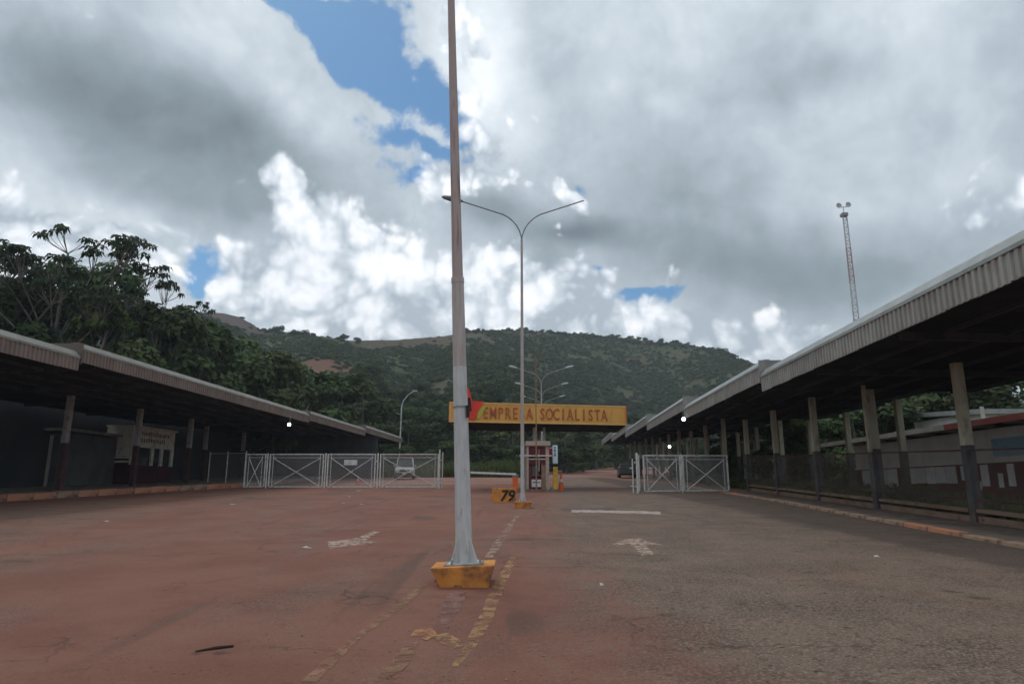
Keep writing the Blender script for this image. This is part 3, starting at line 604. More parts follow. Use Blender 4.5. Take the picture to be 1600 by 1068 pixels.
# ---------------------------------------------------------------- single trees
def tree_at(px, top, Y, W, kind, lab, name='broadleaf_tree', group=None):
    p = P(px, top, Y); g = gz(Y) - .2; H = p.z - g
    base = (15, 5.5) if name == 'umbrella_tree' else (9.6, 4.2)
    return place_tree(name, kind, (p.x, Y, g), H, W, lab, 'tree', group, base)
for (px, top, Y, W, k, lab) in [
        (112, 352, 50, 6.8, 0, 'tallest open crowned umbrella tree at the far left above the canopy roof'),
        (182, 388, 53, 5.6, 1, 'umbrella tree with rounded open crown just right of the tallest tree'),
        (30, 380, 50, 6.5, 2, 'umbrella tree at the left edge beyond the tallest tree'),
        (262, 436, 55, 3.4, 2, 'slender umbrella tree with sparse drooping leaves in the gap above the roof'),
        (322, 470, 58, 2.9, 1, 'thin umbrella tree reaching over the distant bare hilltop')]:
    tree_at(px, top, Y, W, UT[k], lab, 'umbrella_tree')
TL = [(100, 452, 52, 6), (165, 470, 50, 5.5), (225, 478, 56, 5.5), (285, 492, 58, 5.5), (40, 440, 54, 6.5), (-30, 430, 54, 7), (340, 508, 60, 5.2), (380, 528, 64, 5), (140, 430, 60, 5.5),
      (425, 548, 70, 5.5), (470, 566, 76, 6), (515, 585, 84, 6), (565, 598, 92, 6.5), (605, 622, 100, 5.5), (655, 640, 104, 5.5), (310, 530, 66, 4), (250, 515, 57, 4), (372, 560, 72, 4)]
gl = 'dense broadleaf trees behind the left canopy'
for i, (px, top, Y, W) in enumerate(TL):
    tree_at(px, top, Y, W, BT[i % 6], 'dense broadleaf tree in the thicket rising behind the left canopy', group=gl)
TM = [(640, 655, 96, 5), (690, 648, 96, 5), (735, 655, 100, 5.5), (770, 640, 104, 5), (800, 652, 98, 4.6), (845, 662, 104, 5), (880, 655, 112, 5.5), (910, 672, 118, 5), (700, 690, 88, 3.4), (755, 694, 90, 3.6), (808, 695, 92, 3.2), (885, 700, 98, 3)]
for i, (px, top, Y, W) in enumerate(TM):
    tree_at(px, top, Y, W, BT[(i * 2 + 1) % 6], 'dark green tree in the row seen below the yellow gate sign', group='trees beyond the entrance gate')
TR = [(930, 672, 150, 7), (960, 664, 165, 7), (1000, 650, 170, 8), (1040, 650, 160, 8), (1080, 640, 140, 8)]
for i, (px, top, Y, W) in enumerate(TR):
    tree_at(px, top, Y, W, BT[i % 6], 'bushy tree above the red dirt road where it climbs right', group='bushy trees above the dirt road')
TB = [(1160, 650, 62, 5), (1200, 640, 58, 5), (1240, 636, 56, 5), (1290, 634, 54, 5), (1330, 628, 50, 4.5), (1375, 640, 52, 4.5), (1420, 636, 54, 5), (1470, 640, 52, 5), (1530, 600, 50, 5), (1590, 590, 50, 5), (1450, 604, 54, 5), (1490, 598, 58, 5.5), (1400, 612, 58, 5), (1225, 665, 47, 3), (1262, 655, 45, 3)]
for i, (px, top, Y, W) in enumerate(TB):
    tree_at(px, top, Y, W, BT[(i + 3) % 6], 'green tree behind the white and maroon office building', group='trees behind the office building')
hp = []
for _ in range(420):
    Y = rng.uniform(60, 78); hp.append((rng.uniform(15.5, 50) + .05 * Y, Y, gz(Y) - .3))
for _ in range(160):
    Y = rng.uniform(45, 62); hp.append((rng.uniform(24, 50), Y, gz(Y) - .3))
scatter('undergrowth', hp, rng.uniform(.5, 1.1, len(hp)), rng.uniform(0, 6.28, len(hp)), [BUSHES[3], BUSHES[5]], 'thick green undergrowth beyond the office building and fence', 'undergrowth')
# small pale yellow green sapling leaves above the left roof
pts_ = []
for (px, py) in ((322, 566), (345, 572), (405, 575), (196, 505)):
    SY = {322: 60, 345: 64, 405: 76, 196: 50}[px]; c = P(px, py, SY); q = empty('sapling', (c.x, SY, gz(SY)), label={322: 'yellow green sapling poking above the left canopy roof, nearest the middle', 345: 'small yellow green sapling just right of a brighter one above the left roof', 405: 'pale sapling above the left roof where it runs down towards the gate', 196: 'yellow leaved sapling in front of the tall trees at far left'}[px], cat='sapling')
    cc = rng.normal(0, 1, (60, 3)) * np.array([.55, .4, .28]) + np.array([0, 0, c.z - gz(SY)]); o = bpy.data.objects.new('crown', leaf_mesh('crown', cc, np.tile([0, 0, 1.], (60, 1)), .2, M_LEAFY)); link(o, q)
    b = MB(); b.tube([(0, 0, 0), (.1, 0, (c.z - gz(SY)) * .6), (0, 0, c.z - gz(SY))], [.08, .05, .02], 5); b.build('trunk', M_BARK, q, world=False)

# ---------------------------------------------------------------- grass
def tuft(seed, n=22, h=.45, m=M_GRASS):
    r_ = random.Random(seed); V, F = [], []
    for _ in range(n):
        a = r_.uniform(0, 6.28); b = r_.uniform(0, 6.28); x, y = math.cos(a) * r_.uniform(0, .25), math.sin(a) * r_.uniform(0, .25); hh = h * r_.uniform(.5, 1.2); w = .022
        dx, dy = math.cos(b) * hh * .5, math.sin(b) * hh * .5; i = len(V)
        V += [(x - w * math.sin(b), y + w * math.cos(b), 0), (x + w * math.sin(b), y - w * math.cos(b), 0), (x + dx * .4, y + dy * .4, hh * .7), (x + dx, y + dy, hh)]; F += [(0 + i, 1 + i, 2 + i), (i, i + 2, i + 3)]
    me_ = bpy.data.meshes.new('tuft'); me_.from_pydata(V, [], F); me_.materials.append(m); return me_
TU = [tuft(i, 24) for i in range(4)] + [tuft(9, 30, .6, M_LEAF2)]
pts = []
for _ in range(3400):
    Y = rng.uniform(14, 60); X = rng.uniform(11.2 + .052 * Y + .5, 17.9 + .052 * Y - .2)
    if math.sin(X * 1.3) + math.sin(Y * .9 + X) < -.9: continue
    pts.append((X, Y, gz(Y) + .0))
scatter('grass', pts, rng.uniform(.35, .9, len(pts)), rng.uniform(0, 6.28, len(pts)), TU, 'rough grass and weeds on the verge behind the wire fence', 'grass')
pts = []
for _ in range(3600):
    Y = rng.uniform(95, 230); px = rng.uniform(888, 1120); X = (px - 800) / FPX * Y * 1.0
    edge = 93 + (px - 885) * 1.55
    if Y < edge or Y > edge + 60: continue
    pts.append((X, Y, gz(Y) + rng.uniform(0, .5)))
for _ in range(1500):
    Y = rng.uniform(74, 92); X = rng.uniform(-30, 2.5); pts.append((X, Y, gz(Y)))
scatter('tall_grass', pts, rng.uniform(1.4, 3.0, len(pts)), rng.uniform(0, 6.28, len(pts)), TU, 'tall pale grass along the far edge of the dirt road', 'grass')

# ---------------------------------------------------------------- kerbs and platforms
def along(path, step):
    out = []
    for (x0, y0), (x1, y1) in zip(path[:-1], path[1:]):
        L_ = math.hypot(x1 - x0, y1 - y0); n = max(1, round(L_ / step))
        for i in range(n): out.append((x0 + (x1 - x0) * (i + .5) / n, y0 + (y1 - y0) * (i + .5) / n, math.atan2(y1 - y0, x1 - x0), L_ / n))
    return out
def kerb(name, path, side, h, w=.22, step=1.2, mats=(0, 1, 2)):
    root = empty(name, (path[2][0], path[2][1], gz(path[2][1]))); tag(root, kind='structure')
    ms = [MB().box((0, 0, h / 2 - .05), (1, w, h + .1)).mesh('kerb_stone', M_KERB[k], bevel=.03) for k in range(3)]
    for i, (x, y, a, L_) in enumerate(along(path, step)):
        k = mats[random.randrange(len(mats))]
        o = inst('kerb_stone', ms[k], root, (x, y, gz(y) + random.uniform(-.025, .015)), scale=(L_ - .03, random.uniform(.95, 1.1), 1))
        o.rotation_euler = (random.uniform(-.03, .03), -math.atan(S * math.sin(a)), a + random.uniform(-.012, .012))
    return root
kerb('kerb', [(x, y) for x, y in LK if y > 0] , -1, .30, mats=(0, 1, 1, 2))
kerb('kerb', [(x, y) for x, y in RK if y > 5], 1, .10, mats=(0, 0, 0, 1))
lp = MB(); lp.prism([(-60, -20), (-24.75, -20)] + [(x - .25, y) for x, y in LK[1:]] + [(-17.9, 46), (-18.6, 90), (-60, 90)], -.3, .26)
tag(lp.build('pavement', M_CONC), kind='structure')
rp = MB(); rp.prism([(x + .13, y) for x, y in RK[1:5]] + [(11.25 + 2.2, 37), (11.2 + .052 * 16 + .45, 10)], -.3, .07); tag(rp.build('pavement', mat('dirty_pavement', (.20, .15, .115), (.14, .10, .08), scale=2, coords='World', bump=.6, bscale=9, stain=(.07, .055, .045), stain_s=1.8)), kind='structure')

# ---------------------------------------------------------------- canopies
DIR = Vector((.052, 1, 0)).normalized(); NRM = Vector((DIR.y, -DIR.x, 0)); CRZ = -math.atan(.052)
def fascia_mesh(name, m, L_, H, ribs, flip):
    """one corrugated sheet, trapezoid ribs as relief, lying in the local y-z plane"""
    prof = []; p = L_ / ribs; dd = .035
    for i in range(ribs): prof += [(i * p, 0), (i * p + p * .42, 0), (i * p + p * .52, dd), (i * p + p * .9, dd)]
    prof.append((L_, 0)); b = MB(); n = len(prof); sg = -1 if flip else 1
    vs = [(sg * -d, y, 0) for y, d in prof] + [(sg * -d, y, H) for y, d in prof] + [(sg * .02, y, 0) for y, d in prof] + [(sg * .02, y, H) for y, d in prof]
    fs = []
    for i in range(n - 1): fs += [(i, i + 1, n + i + 1, n + i), (2 * n + i + 1, 2 * n + i, 3 * n + i, 3 * n + i + 1), (i, 2 * n + i, 2 * n + i + 1, i + 1), (n + i, n + i + 1, 3 * n + i + 1, 3 * n + i)]
    b.add(vs, fs); return b.mesh(name, m)
def canopy(name, label, sgn, X0, secs, FH, capH, depth, drop, mf, mc, sheetL, ribs):
    """sgn +1: canopy stands right of the road (road side at small x). secs = [(y0, y1, z_bottom)]"""
    root = empty(name, (X0 + .052 * secs[0][0], secs[0][0], gz(secs[0][0])), label=label, cat='canopy')
    fm = fascia_mesh('fascia_sheet', mf, sheetL, FH, ribs, sgn < 0)
    def L(x, y, z): return Vector((X0 + x * sgn, 0, 0)) + Vector((.052 * y, y, z))
    for (y0, y1, z) in secs:
        b = MB(); t = .10
        v = [L(.04, y0, z + .10), L(depth, y0, z + .10 - drop), L(depth, y0, z + FH + .05 - drop), L(.34, y0, z + FH + capH - .04), L(.06, y0, z + FH - .04)]
        w = [L(.04, y1, z + .10), L(depth, y1, z + .10 - drop), L(depth, y1, z + FH + .05 - drop), L(.34, y1, z + FH + capH - .04), L(.06, y1, z + FH - .04)]
        b.add(v + w, [(0, 1, 2, 3, 4), (9, 8, 7, 6, 5)] + [(i, 5 + i, 5 + (i + 1) % 5, (i + 1) % 5) for i in range(5)])
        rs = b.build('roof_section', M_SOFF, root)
        n = max(1, round((y1 - y0) / sheetL)); sy = (y1 - y0) / n / sheetL
        for i in range(n):
            o = inst('fascia_sheet', fm, rs, L(-.0 + random.uniform(-.006, .006), y0 + i * sheetL * sy + .004, z + random.uniform(-.008, .008)), CRZ, scale=(1, sy * .995, 1))
        nc = max(1, round((y1 - y0) / 3))
        for i in range(nc):                                 # sloping flashing pieces above the corrugated sheets
            a0 = y0 + (y1 - y0) * i / nc + .004; a1 = y0 + (y1 - y0) * (i + 1) / nc - .004; q = MB(); e = random.uniform(0, .006)
            f = [(-.045 - e, z + FH - .05), (-.045 - e, z + FH + .03), (.14, z + FH + capH + e), (.40, z + FH + capH + .02), (-.01, z + FH - .02)]
            q.add([L(x, a0, zz) for x, zz in f] + [L(x, a1, zz) for x, zz in f], [(0, 1, 2, 3, 4), (9, 8, 7, 6, 5)] + [(k, 5 + k, 5 + (k + 1) % 5, (k + 1) % 5) for k in range(5)])
            q.build('flashing', mc, rs)
        q = MB()                                            # near gable end, flat sheet with a folded edge
        q.add([L(-.05, y0 - .03, z - .06), L(3.2, y0 - .03, z - .06), L(3.2, y0 - .03, z + FH + capH - .02), L(-.05, y0 - .03, z + FH + capH - .02),
               L(-.05, y0 + .0, z - .06), L(3.2, y0 + .0, z - .06), L(3.2, y0 + .0, z + FH + capH - .02), L(-.05, y0 + .0, z + FH + capH - .02)], [(3, 2, 1, 0), (4, 5, 6, 7), (0, 1, 5, 4), (1, 2, 6, 5), (2, 3, 7, 6), (3, 0, 4, 7)])
        q.build('end_panel', mf, rs)
        for kx in (1.2, 2.6, 4.0, 5.4, 6.8):
            q = MB(); q.bar(L(kx, y0 + .1, z + .06 - drop * kx / depth), L(kx, y1 - .1, z + .06 - drop * kx / depth), .07, .10); q.build('purlin', M_PURL, rs)
        k = y0 + 1.2
        while k < y1:                                       # ceiling beams
            q = MB(); q.bar(L(.25, k, z + .02), L(depth - .2, k, z + .02 - drop * .96), .12, .22); q.build('ceiling_beam', M_PURL, rs); k += 4.9
    return root, L
zS = [5.02 + .47 * i for i in range(7)]
RS = [(9.0, 24.4, 4.98), (24.5, 38.6, 5.36), (38.7, 53.2, 5.88), (53.3, 68.2, 6.38), (68.3, 83.0, 6.92), (83.1, 98.0, 7.42)]
can_r, LR = canopy('inspection_canopy', 'long dark canopy with grey corrugated fascia stepping up along the right side', 1, 7.9, RS, .56, .26, 7.7, .12, M_FASR, M_CAPR, .98, 5)
def zr_at(Y):
    for a, b, z in RS:
        if Y <= b + .05: return z
    return RS[-1][2]
def column(root, x, y, top, w, mu, ml, split=2.05, foot=.05):
    u = MB().box((x, y, (top + gz(y) + split) / 2), (w, w, top - gz(y) - split), CRZ).build('column', mu, root, bevel=.012)
    d = w + .012
    MB().box((x, y, gz(y) + (split - foot) / 2 + foot / 2 - .05), (d, d, split + .1), CRZ).build('column_base', ml, u, bevel=.012)
    return u
COLY = [13.2, 18.1, 23.3, 28.3, 33.3, 38.1, 42.9, 47.8, 52.6, 57.5, 62.4, 67.2, 72.1, 77, 82, 87, 92]
for i, y in enumerate(COLY):
    x = 11.2 + .052 * y; w = .31 if i == 2 else .23; top = zr_at(y) + .1 - .19
    column(can_r, x, y, top, w, M_COLU, M_COLD)
    if i >= 3: column(can_r, x + 3.6, y, top - .1, .24, M_COLU, M_COLD)
b = MB().box((11.2 + .052 * 23.1 - .28, 23.0, (5.0 + gz(23) + 1.95) / 2), (.10, .10, 5.0 - gz(23) - 1.95), CRZ).build('drain_pipe', M_COLU, can_r)
LS = [(4.0, 24.6, 5.78), (24.7, 49.2, 6.12), (49.3, 64.6, 6.30), (64.7, 81.2, 6.62)]
can_l, LL = canopy('inspection_canopy', 'long dark canopy with brown corrugated fascia sloping down along the left side', -1, -17.4, LS, .50, .24, 10.6, .3, M_FASL, M_CAPL, .98, 5)
for y in (16.0, 21.9, 27.7, 33.6, 39.5, 45.3, 52.0, 58.5, 65, 71.5, 78):
    x = (-23.9 if y < 50 else -26.2) + .052 * y; z = next(zz for a, b_, zz in LS if y <= b_ + .1)
    column(can_l, x, y, z + .1, .26, mat('pale_grey_column_paint', (.46, .45, .42), (.36, .35, .33), scale=2.5, stain=(.2, .15, .12), stain_s=3), M_COLM, split=2.55)
# back wall of the left hall and the dark block inside it
def wall(name, x0, y0, x1, y1, h, m, lab, cat, th=.2, zb=0.):
    b = MB(); d = Vector((x1 - x0, y1 - y0, 0)).normalized(); n_ = Vector((-d.y, d.x, 0)) * th
    p = [Vector((x0, y0, gz(y0) + zb - .2)), Vector((x1, y1, gz(y1) + zb - .2)), Vector((x1, y1, gz(y1) + h)), Vector((x0, y0, gz(y0) + h))]
    b.plate(p, n_); return b.build(name, m, label=lab, cat=cat)
M_DWALL = mat('dark_blue_grey_wall', (.035, .04, .05), (.05, .05, .055), scale=.6, stain=(.09, .05, .045), stain_s=.5, stain_r=(.55, .7))  # very dark blue-grey base with scattered reddish-brown patches
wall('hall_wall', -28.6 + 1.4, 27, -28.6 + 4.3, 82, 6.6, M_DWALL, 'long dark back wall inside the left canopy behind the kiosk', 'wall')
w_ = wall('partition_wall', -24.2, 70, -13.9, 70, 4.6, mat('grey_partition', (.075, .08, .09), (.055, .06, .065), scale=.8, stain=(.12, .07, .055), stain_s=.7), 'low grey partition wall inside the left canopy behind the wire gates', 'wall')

# kiosk under the left canopy
def kiosk():
    Y = 43.8; x0 = (213 - 800) / FPX * Y * 1.0; L_, D, H = 4.9, 2.95, 3.62; g = gz(Y) + .26
    r = empty('kiosk', (x0, Y, g), CRZ, label='cream and maroon ticket kiosk with red lettering under the left canopy', cat='kiosk')
    def part(nm, mb, m, p=r, **k): return mb.build(nm, m, p, world=False, **k)
    # wall with the windows looks across the road (local x = 0), its end wall faces the viewer (local y = 0)
    zc, zw = 2.36, 1.20
    part('wall', MB().box((-.06, L_ / 2, (zc + H) / 2), (.12, L_, H - zc)), M_KWALL)
    part('dado_panel', MB().box((-.05, L_ / 2, zw / 2 - .1), (.10, L_, zw + .2)), M_MAROON_D)
    for y, w in ((.10, .20), (2.35, .26), (3.45, .30), (L_ - .16, .34)): part('pillar', MB().box((-.055, y, (zc + zw) / 2), (.13, w, zc - zw)), M_KWALL)
    for a, b_ in ((.22, 2.2), (2.5, 3.28), (3.62, L_ - .35)): part('window', MB().box((-.12, (a + b_) / 2, (zc + zw) / 2), (.03, b_ - a, zc - zw)), M_GLASS)
    part('wall', MB().box((-D / 2, .07, (1.75 + H) / 2), (D - .13, .12, H - 1.75)), M_KWALL)
    for z in (1.66, 1.40): part('shelf', MB().box((-D / 2 - .06, .03, z), (D, .16, .13)), M_KWALL)
    part('dado_panel', MB().box((-D / 2 - .06, .10, .62), (D, .10, 1.4)), M_MAROON_D)
    part('wall', MB().box((-D, L_ / 2, H / 2), (.12, L_, H)), M_KWALL); part('wall', MB().box((-D / 2, L_ - .06, H / 2), (D - .2, .12, H)), M_KWALL)
    part('roof', MB().box((-D / 2, L_ / 2, H + .05), (D + .25, L_ + .25, .10)), M_KWALL)
    rr = random.Random(3)                                # two rows of faded red lettering, too blurred to read
    for row, z in enumerate((H * .90, H * .78)):
        y = .5
        while y < 4.0 - .3 * row:
            w = rr.uniform(.10, .20); q = MB(); q.box((.008, y + w / 2, z), (.012, w * .35, .24)); q.box((.008, y + w * .6, z + rr.choice((-.09, 0, .09))), (.012, w * .9, .06)); part('lettering', q, M_MAROON); y += w + .06
    return r
kiosk()
# store room further left
b = empty('storeroom', (-28.3, 38.5, gz(34) + .26), label='dim storeroom with slatted grey front at the far left under the canopy', cat='building')
MB().box((0, 3, 1.6), (5.5, 5, 3.2)).build('wall', mat('dim_grey_wall', (.12, .12, .12), (.08, .085, .085), scale=1), b, world=False)
MB().box((0, 2.8, 3.35), (6.2, 5.8, .16)).build('roof', M_ROOFS, b, world=False)
for i in range(9): MB().box((-2.5 + i * .62, .44, 1.6), (.16, .08, 2.9)).build('slat', M_EAVG, b, world=False)

# ---------------------------------------------------------------- street lamps
def lamp_post(x, y, H, rb, rt, label, lean=0, two_tone=False, heads=(1, 1), block=None, name='street_lamp', arm=2.45, split=.80, seg=14, hrot=0., group='double armed street lamps along the median'):
    r = empty(name, (x, y, gz(y)), label=label, cat='street lamp', group=group); fork = H * split; r.rotation_euler = (0, R(lean), hrot)
    def part(nm, mb, m, p=r, **k): return mb.build(nm, m, p, world=False, **k)
    z0 = .26 if block else 0
    def rad(z): return rb + (rt - rb) * min(1, z / fork)
    if two_tone:
        zj = 4.25
        part('pole', MB().tube([(0, 0, z0), (0, 0, 1.6), (0, 0, 2.95)], [rb, rad(1.6), rad(2.95)], seg), M_POLE_G, smooth=True)
        part('pole', MB().tube([(0, 0, 2.95), (0, 0, zj)], [rad(2.95), rad(zj)], seg), M_POLE, smooth=True)
        part('pole', MB().tube([(0, 0, zj), (0, 0, fork)], [rad(zj) * .90, rt], seg), M_POLE_U, smooth=True)
        part('collar', MB().tube([(0, 0, zj - .05), (0, 0, zj + .03)], [rad(zj) + .006] * 2, seg), M_POLE, smooth=True)
        part('strap', MB().tube([(0, 0, 2.36), (0, 0, 2.385)], [rad(2.3) + .008] * 2, seg), M_GALV)
        part('strap', MB().box((rad(2.2) + .002, -.07, 2.30), (.04, .05, .17)), M_BLACK)
    else:
        part('pole', MB().tube([(0, 0, z0), (0, 0, 2.2)], [rb, rad(2.2)], seg), M_POLE_G, smooth=True)
        part('pole', MB().tube([(0, 0, 2.2), (0, 0, fork)], [rad(2.2), rt], seg), M_POLE, smooth=True)
    for s in (-1, 1):
        A = [Vector((0, 0, fork - .15))]
        for t in (.1, .2, .35, .5, .65, .8, .9, 1.0):   # goose neck
            ang = t * R(66); A.append(Vector((s * 1.02 * (1 - math.cos(ang)) * 1.25, 0, fork + math.sin(ang) * 1.25)))
        e = A[-1]; tip = Vector((s * arm, 0, e.z + (arm - abs(e.x)) * .34)); A.append(tip)
        part('arm', MB().tube(A, [rt * .8] + [rt * .55] * (len(A) - 1), 8), M_GALV if block else M_POLE, smooth=True)
        if heads[(s + 1) // 2]:
            d = Vector((s, 0, .22)).normalized(); h0 = tip; q = MB(); u = Vector((0, 0, 1))
            sec = [(-.15, .05, .04), (.05, .11, .09), (.35, .15, .11), (.62, .11, .07), (.72, .03, .03)]
            vs = []; fs = []
            for (t, w, hh) in sec:
                c = h0 + d * t
                for k in range(8):
                    a = 2 * math.pi * k / 8; vs.append(c + Vector((0, math.cos(a) * w, 0)) + u * math.sin(a) * hh)
            for i in range(4):
                for k in range(8): fs.append((i * 8 + k, (i + 1) * 8 + k, (i + 1) * 8 + (k + 1) % 8, i * 8 + (k + 1) % 8))
            q.add(vs, fs + [tuple(range(8)), tuple(reversed(range(32, 40)))]); part('luminaire', q, M_LAMP if block else M_WHITE, smooth=True)
    if block:
        W, D, h = block; q = MB(); z = -.12
        # cast block, narrower at the foot, one broken corner
        top = [(-W / 2, -D / 2), (W / 2, -D / 2), (W / 2, D / 2), (-W / 2, D / 2)]
        cb = part('concrete_base', q.add([(x_ * .72 + (.05 if x_ < 0 else 0), y_ * .80, -.1) for x_, y_ in top] + [(x_, y_, h) for x_, y_ in top], [(3, 2, 1, 0), (4, 5, 6, 7), (0, 1, 5, 4), (1, 2, 6, 5), (2, 3, 7, 6), (3, 0, 4, 7)]), M_YEL, bevel=.018)
        part('grout_bed', MB().box((0, 0, h + .004), (rb * 4.4, rb * 4.2, .02)), M_CONC, bevel=.006); part('base_plate', MB().box((0, 0, h + .012), (rb * 3.6, rb * 3.6, .024)), M_POLE_G)
        for a in range(4):
            an = a * math.pi / 2 + R(45); c, s_ = math.cos(an), math.sin(an); q = MB()
            pl = [(c * rb * .7, s_ * rb * .7, h + .024), (c * rb * 2.1, s_ * rb * 2.1, h + .024), (c * rb * 1.0, s_ * rb * 1.0, h + .34), (c * rb * .7, s_ * rb * .7, h + .34)]
            q.plate(pl, (-s_ * .012, c * .012, 0)); part('gusset', q, M_POLE_G)
            part('anchor_bolt', MB().tube([(c * rb * 2.2 - s_ * .05, s_ * rb * 2.2 + c * .05, h + .02), (c * rb * 2.2 - s_ * .05, s_ * rb * 2.2 + c * .05, h + .075)], .014, 6), M_GALV)
    return r
b1 = G(727, 909)
lamp_post(b1.x, b1.y - .1, 12.1, .118, .050, 'nearest tall lamp pole with peeling pink upper paint on a chipped yellow block', lean=-2.25, two_tone=True, block=(.84, .74, .255), split=.85)
b2 = G(816.5, 793)
lamp_post(b2.x, b2.y, 12.1, .075, .045, 'second lamp pole with forked arms, its right arm missing the lamp head', heads=(1, 0), block=(.68, .6, .22), split=.83)
for px, Y, lab in ((846, 64, 'nearest of the distant double armed lamps rising above the yellow sign'), (846.5, 78, 'middle of the distant double armed lamps above the yellow sign'), (848, 93, 'farthest of the distant double armed lamps above the yellow sign')):
    p = P(px, 640, Y); lamp_post(p.x, Y, 10.6, .09, .05, lab, split=.84, seg=8)
p = P(624, 700, 91); r = empty('street_lamp', (p.x, 91, gz(91)), label='lone distant street lamp beyond the end of the left canopy', cat='street lamp')
MB().tube([(0, 0, 0), (.1, 0, 9.2)], [.12, .08], 8).build('pole', M_GATE, r, world=False)
MB().tube([(.1, 0, 9.1), (.35, 0, 9.9), (1.0, 0, 10.7), (1.6, 0, 11.1)], [.07, .06, .05, .05], 6).build('arm', M_GATE, r, world=False)
MB().tube([(.1, 0, 7.9), (-.7, 0, 8.25), (-1.4, 0, 8.1)], [.05, .05, .05], 6).build('arm', M_GATE, r, world=False)
MB().box((1.85, 0, 11.2), (.6, .25, .14)).build('luminaire', M_WHITE, r, world=False, bevel=.03)
# thin rusty pole in front of the booth
p = P(838, 745, 37.6)
MB().tube([(p.x, 37.6, gz(37.6)), (p.x + .02, 37.6, P(838, 556, 37.6).z)], [.045, .03], 8).build('flag_pole', M_RUST, label='thin rusty bare flagpole in front of the booth and sign', cat='flagpole')

# ---------------------------------------------------------------- entrance gate canopy with sign
def gate_sign():
    TLp, TRp, BLp, BRp = P(703, 627.5, 39), P(977, 634, 41.2), P(703, 659, 39), P(977, 664, 41.2)
    zt, zb = (TLp.z + TRp.z) / 2, (BLp.z + BRp.z) / 2; A = Vector((TLp.x, 39, 0)); B = Vector((TRp.x, 41.2, 0)); d = (B - A); W = d.length; rz = math.atan2(d.y, d.x); H = zt - zb
    r = empty('gate_canopy', (A.x, A.y, gz(39)), rz, label='long amber gate canopy reading EMPRESA SOCIALISTA over the entrance', cat='gate canopy')
    z0 = zb - gz(39)
    kk = math.tan(rz) + .052
    def part(nm, mb, m, p=r, **k): mb.v = [(v[0] + v[1] * kk, v[1], v[2]) for v in mb.v]; return mb.build(nm, m, p, world=False, **k)
    n = 9
    for i in range(n): part('fascia_panel', MB().box((W * (i + .5) / n, 0, z0 + H / 2), (W / n - .008, .05, H)), M_SIGNY)
    for z in (.035, H - .035): part('trim', MB().box((W / 2, -.04, z0 + z), (W + .04, .04, .07)), M_TRIM)
    part('trim', MB().box((.03, -.04, z0 + H / 2), (.07, .04, H - .15)), M_TRIM); part('trim', MB().box((W - .03, -.04, z0 + H / 2), (.07, .04, H - .15)), M_SIGNE)
    D = 5.4
    part('side_fascia', MB().box((W + .03, D / 2, z0 + H / 2), (.05, D, H)), M_SIGNE); part('side_fascia', MB().box((-.03, D / 2, z0 + H / 2), (.05, D, H)), M_SIGNE)
    part('back_fascia', MB().box((W / 2, D + .03, z0 + H / 2), (W, .05, H)), M_SIGNY)
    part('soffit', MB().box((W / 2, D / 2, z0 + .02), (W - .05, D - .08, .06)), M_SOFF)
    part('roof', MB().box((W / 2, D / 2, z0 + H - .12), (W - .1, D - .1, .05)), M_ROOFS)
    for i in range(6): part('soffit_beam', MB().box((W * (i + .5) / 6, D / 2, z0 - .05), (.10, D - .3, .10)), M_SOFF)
    s = W / (977 - 703)
    def word(txt, x0, x1):
        n_ = len(txt); st = (x1 - x0) / n_
        for i, ch in enumerate(txt):
            o = bpy.data.objects.new('letter', text_mesh('letter', ch, .98, .02, M_LET, .012)); link(o, r); o.rotation_euler = (R(90), 0, 0)
            o.location = ((x0 + st * (i + .5) - 703) * s, -.055, z0 + H * .20); o.scale = (.62 if ch not in 'I' else .8, 1, 1)
    word('EMPRESA', 751, 829); word('SOCIALISTA', 838, 947)
    # red angular emblem standing proud of the board
    def px(x, y): return ((x - 703) * s, -.10, z0 + H * (660.5 - y) / 32.0)
    q = MB(); q.plate([px(727, 606), px(731, 607), px(737, 627), px(754, 627), px(745, 645), px(742, 656), px(731, 656), px(730, 640)], (0, -.06, 0)); part('emblem', q, M_RED)
    q = MB(); q.plate([px(745, 640), px(753, 634), px(757, 636), px(748, 655), px(744, 655)], (0, .03, 0)); part('emblem', q, mat('yellow_green_emblem', (.5, .48, .06), rough=.5))
    q = MB(); q.plate([px(727, 622), px(734, 622), px(736, 643), px(727, 640)], (0, -.13, 0)); part('emblem', q, M_BLACK)
    # slim pale columns rising behind the booth roof
    for x, y in ((831 - 703, 2.4), (847 - 703, 2.4)): part('column', MB().box((x * s - .05, y, z0 / 2), (.17, .17, z0)), M_WHITE)
    # row of faint luminaires on the soffit
    return r
gate_sign()

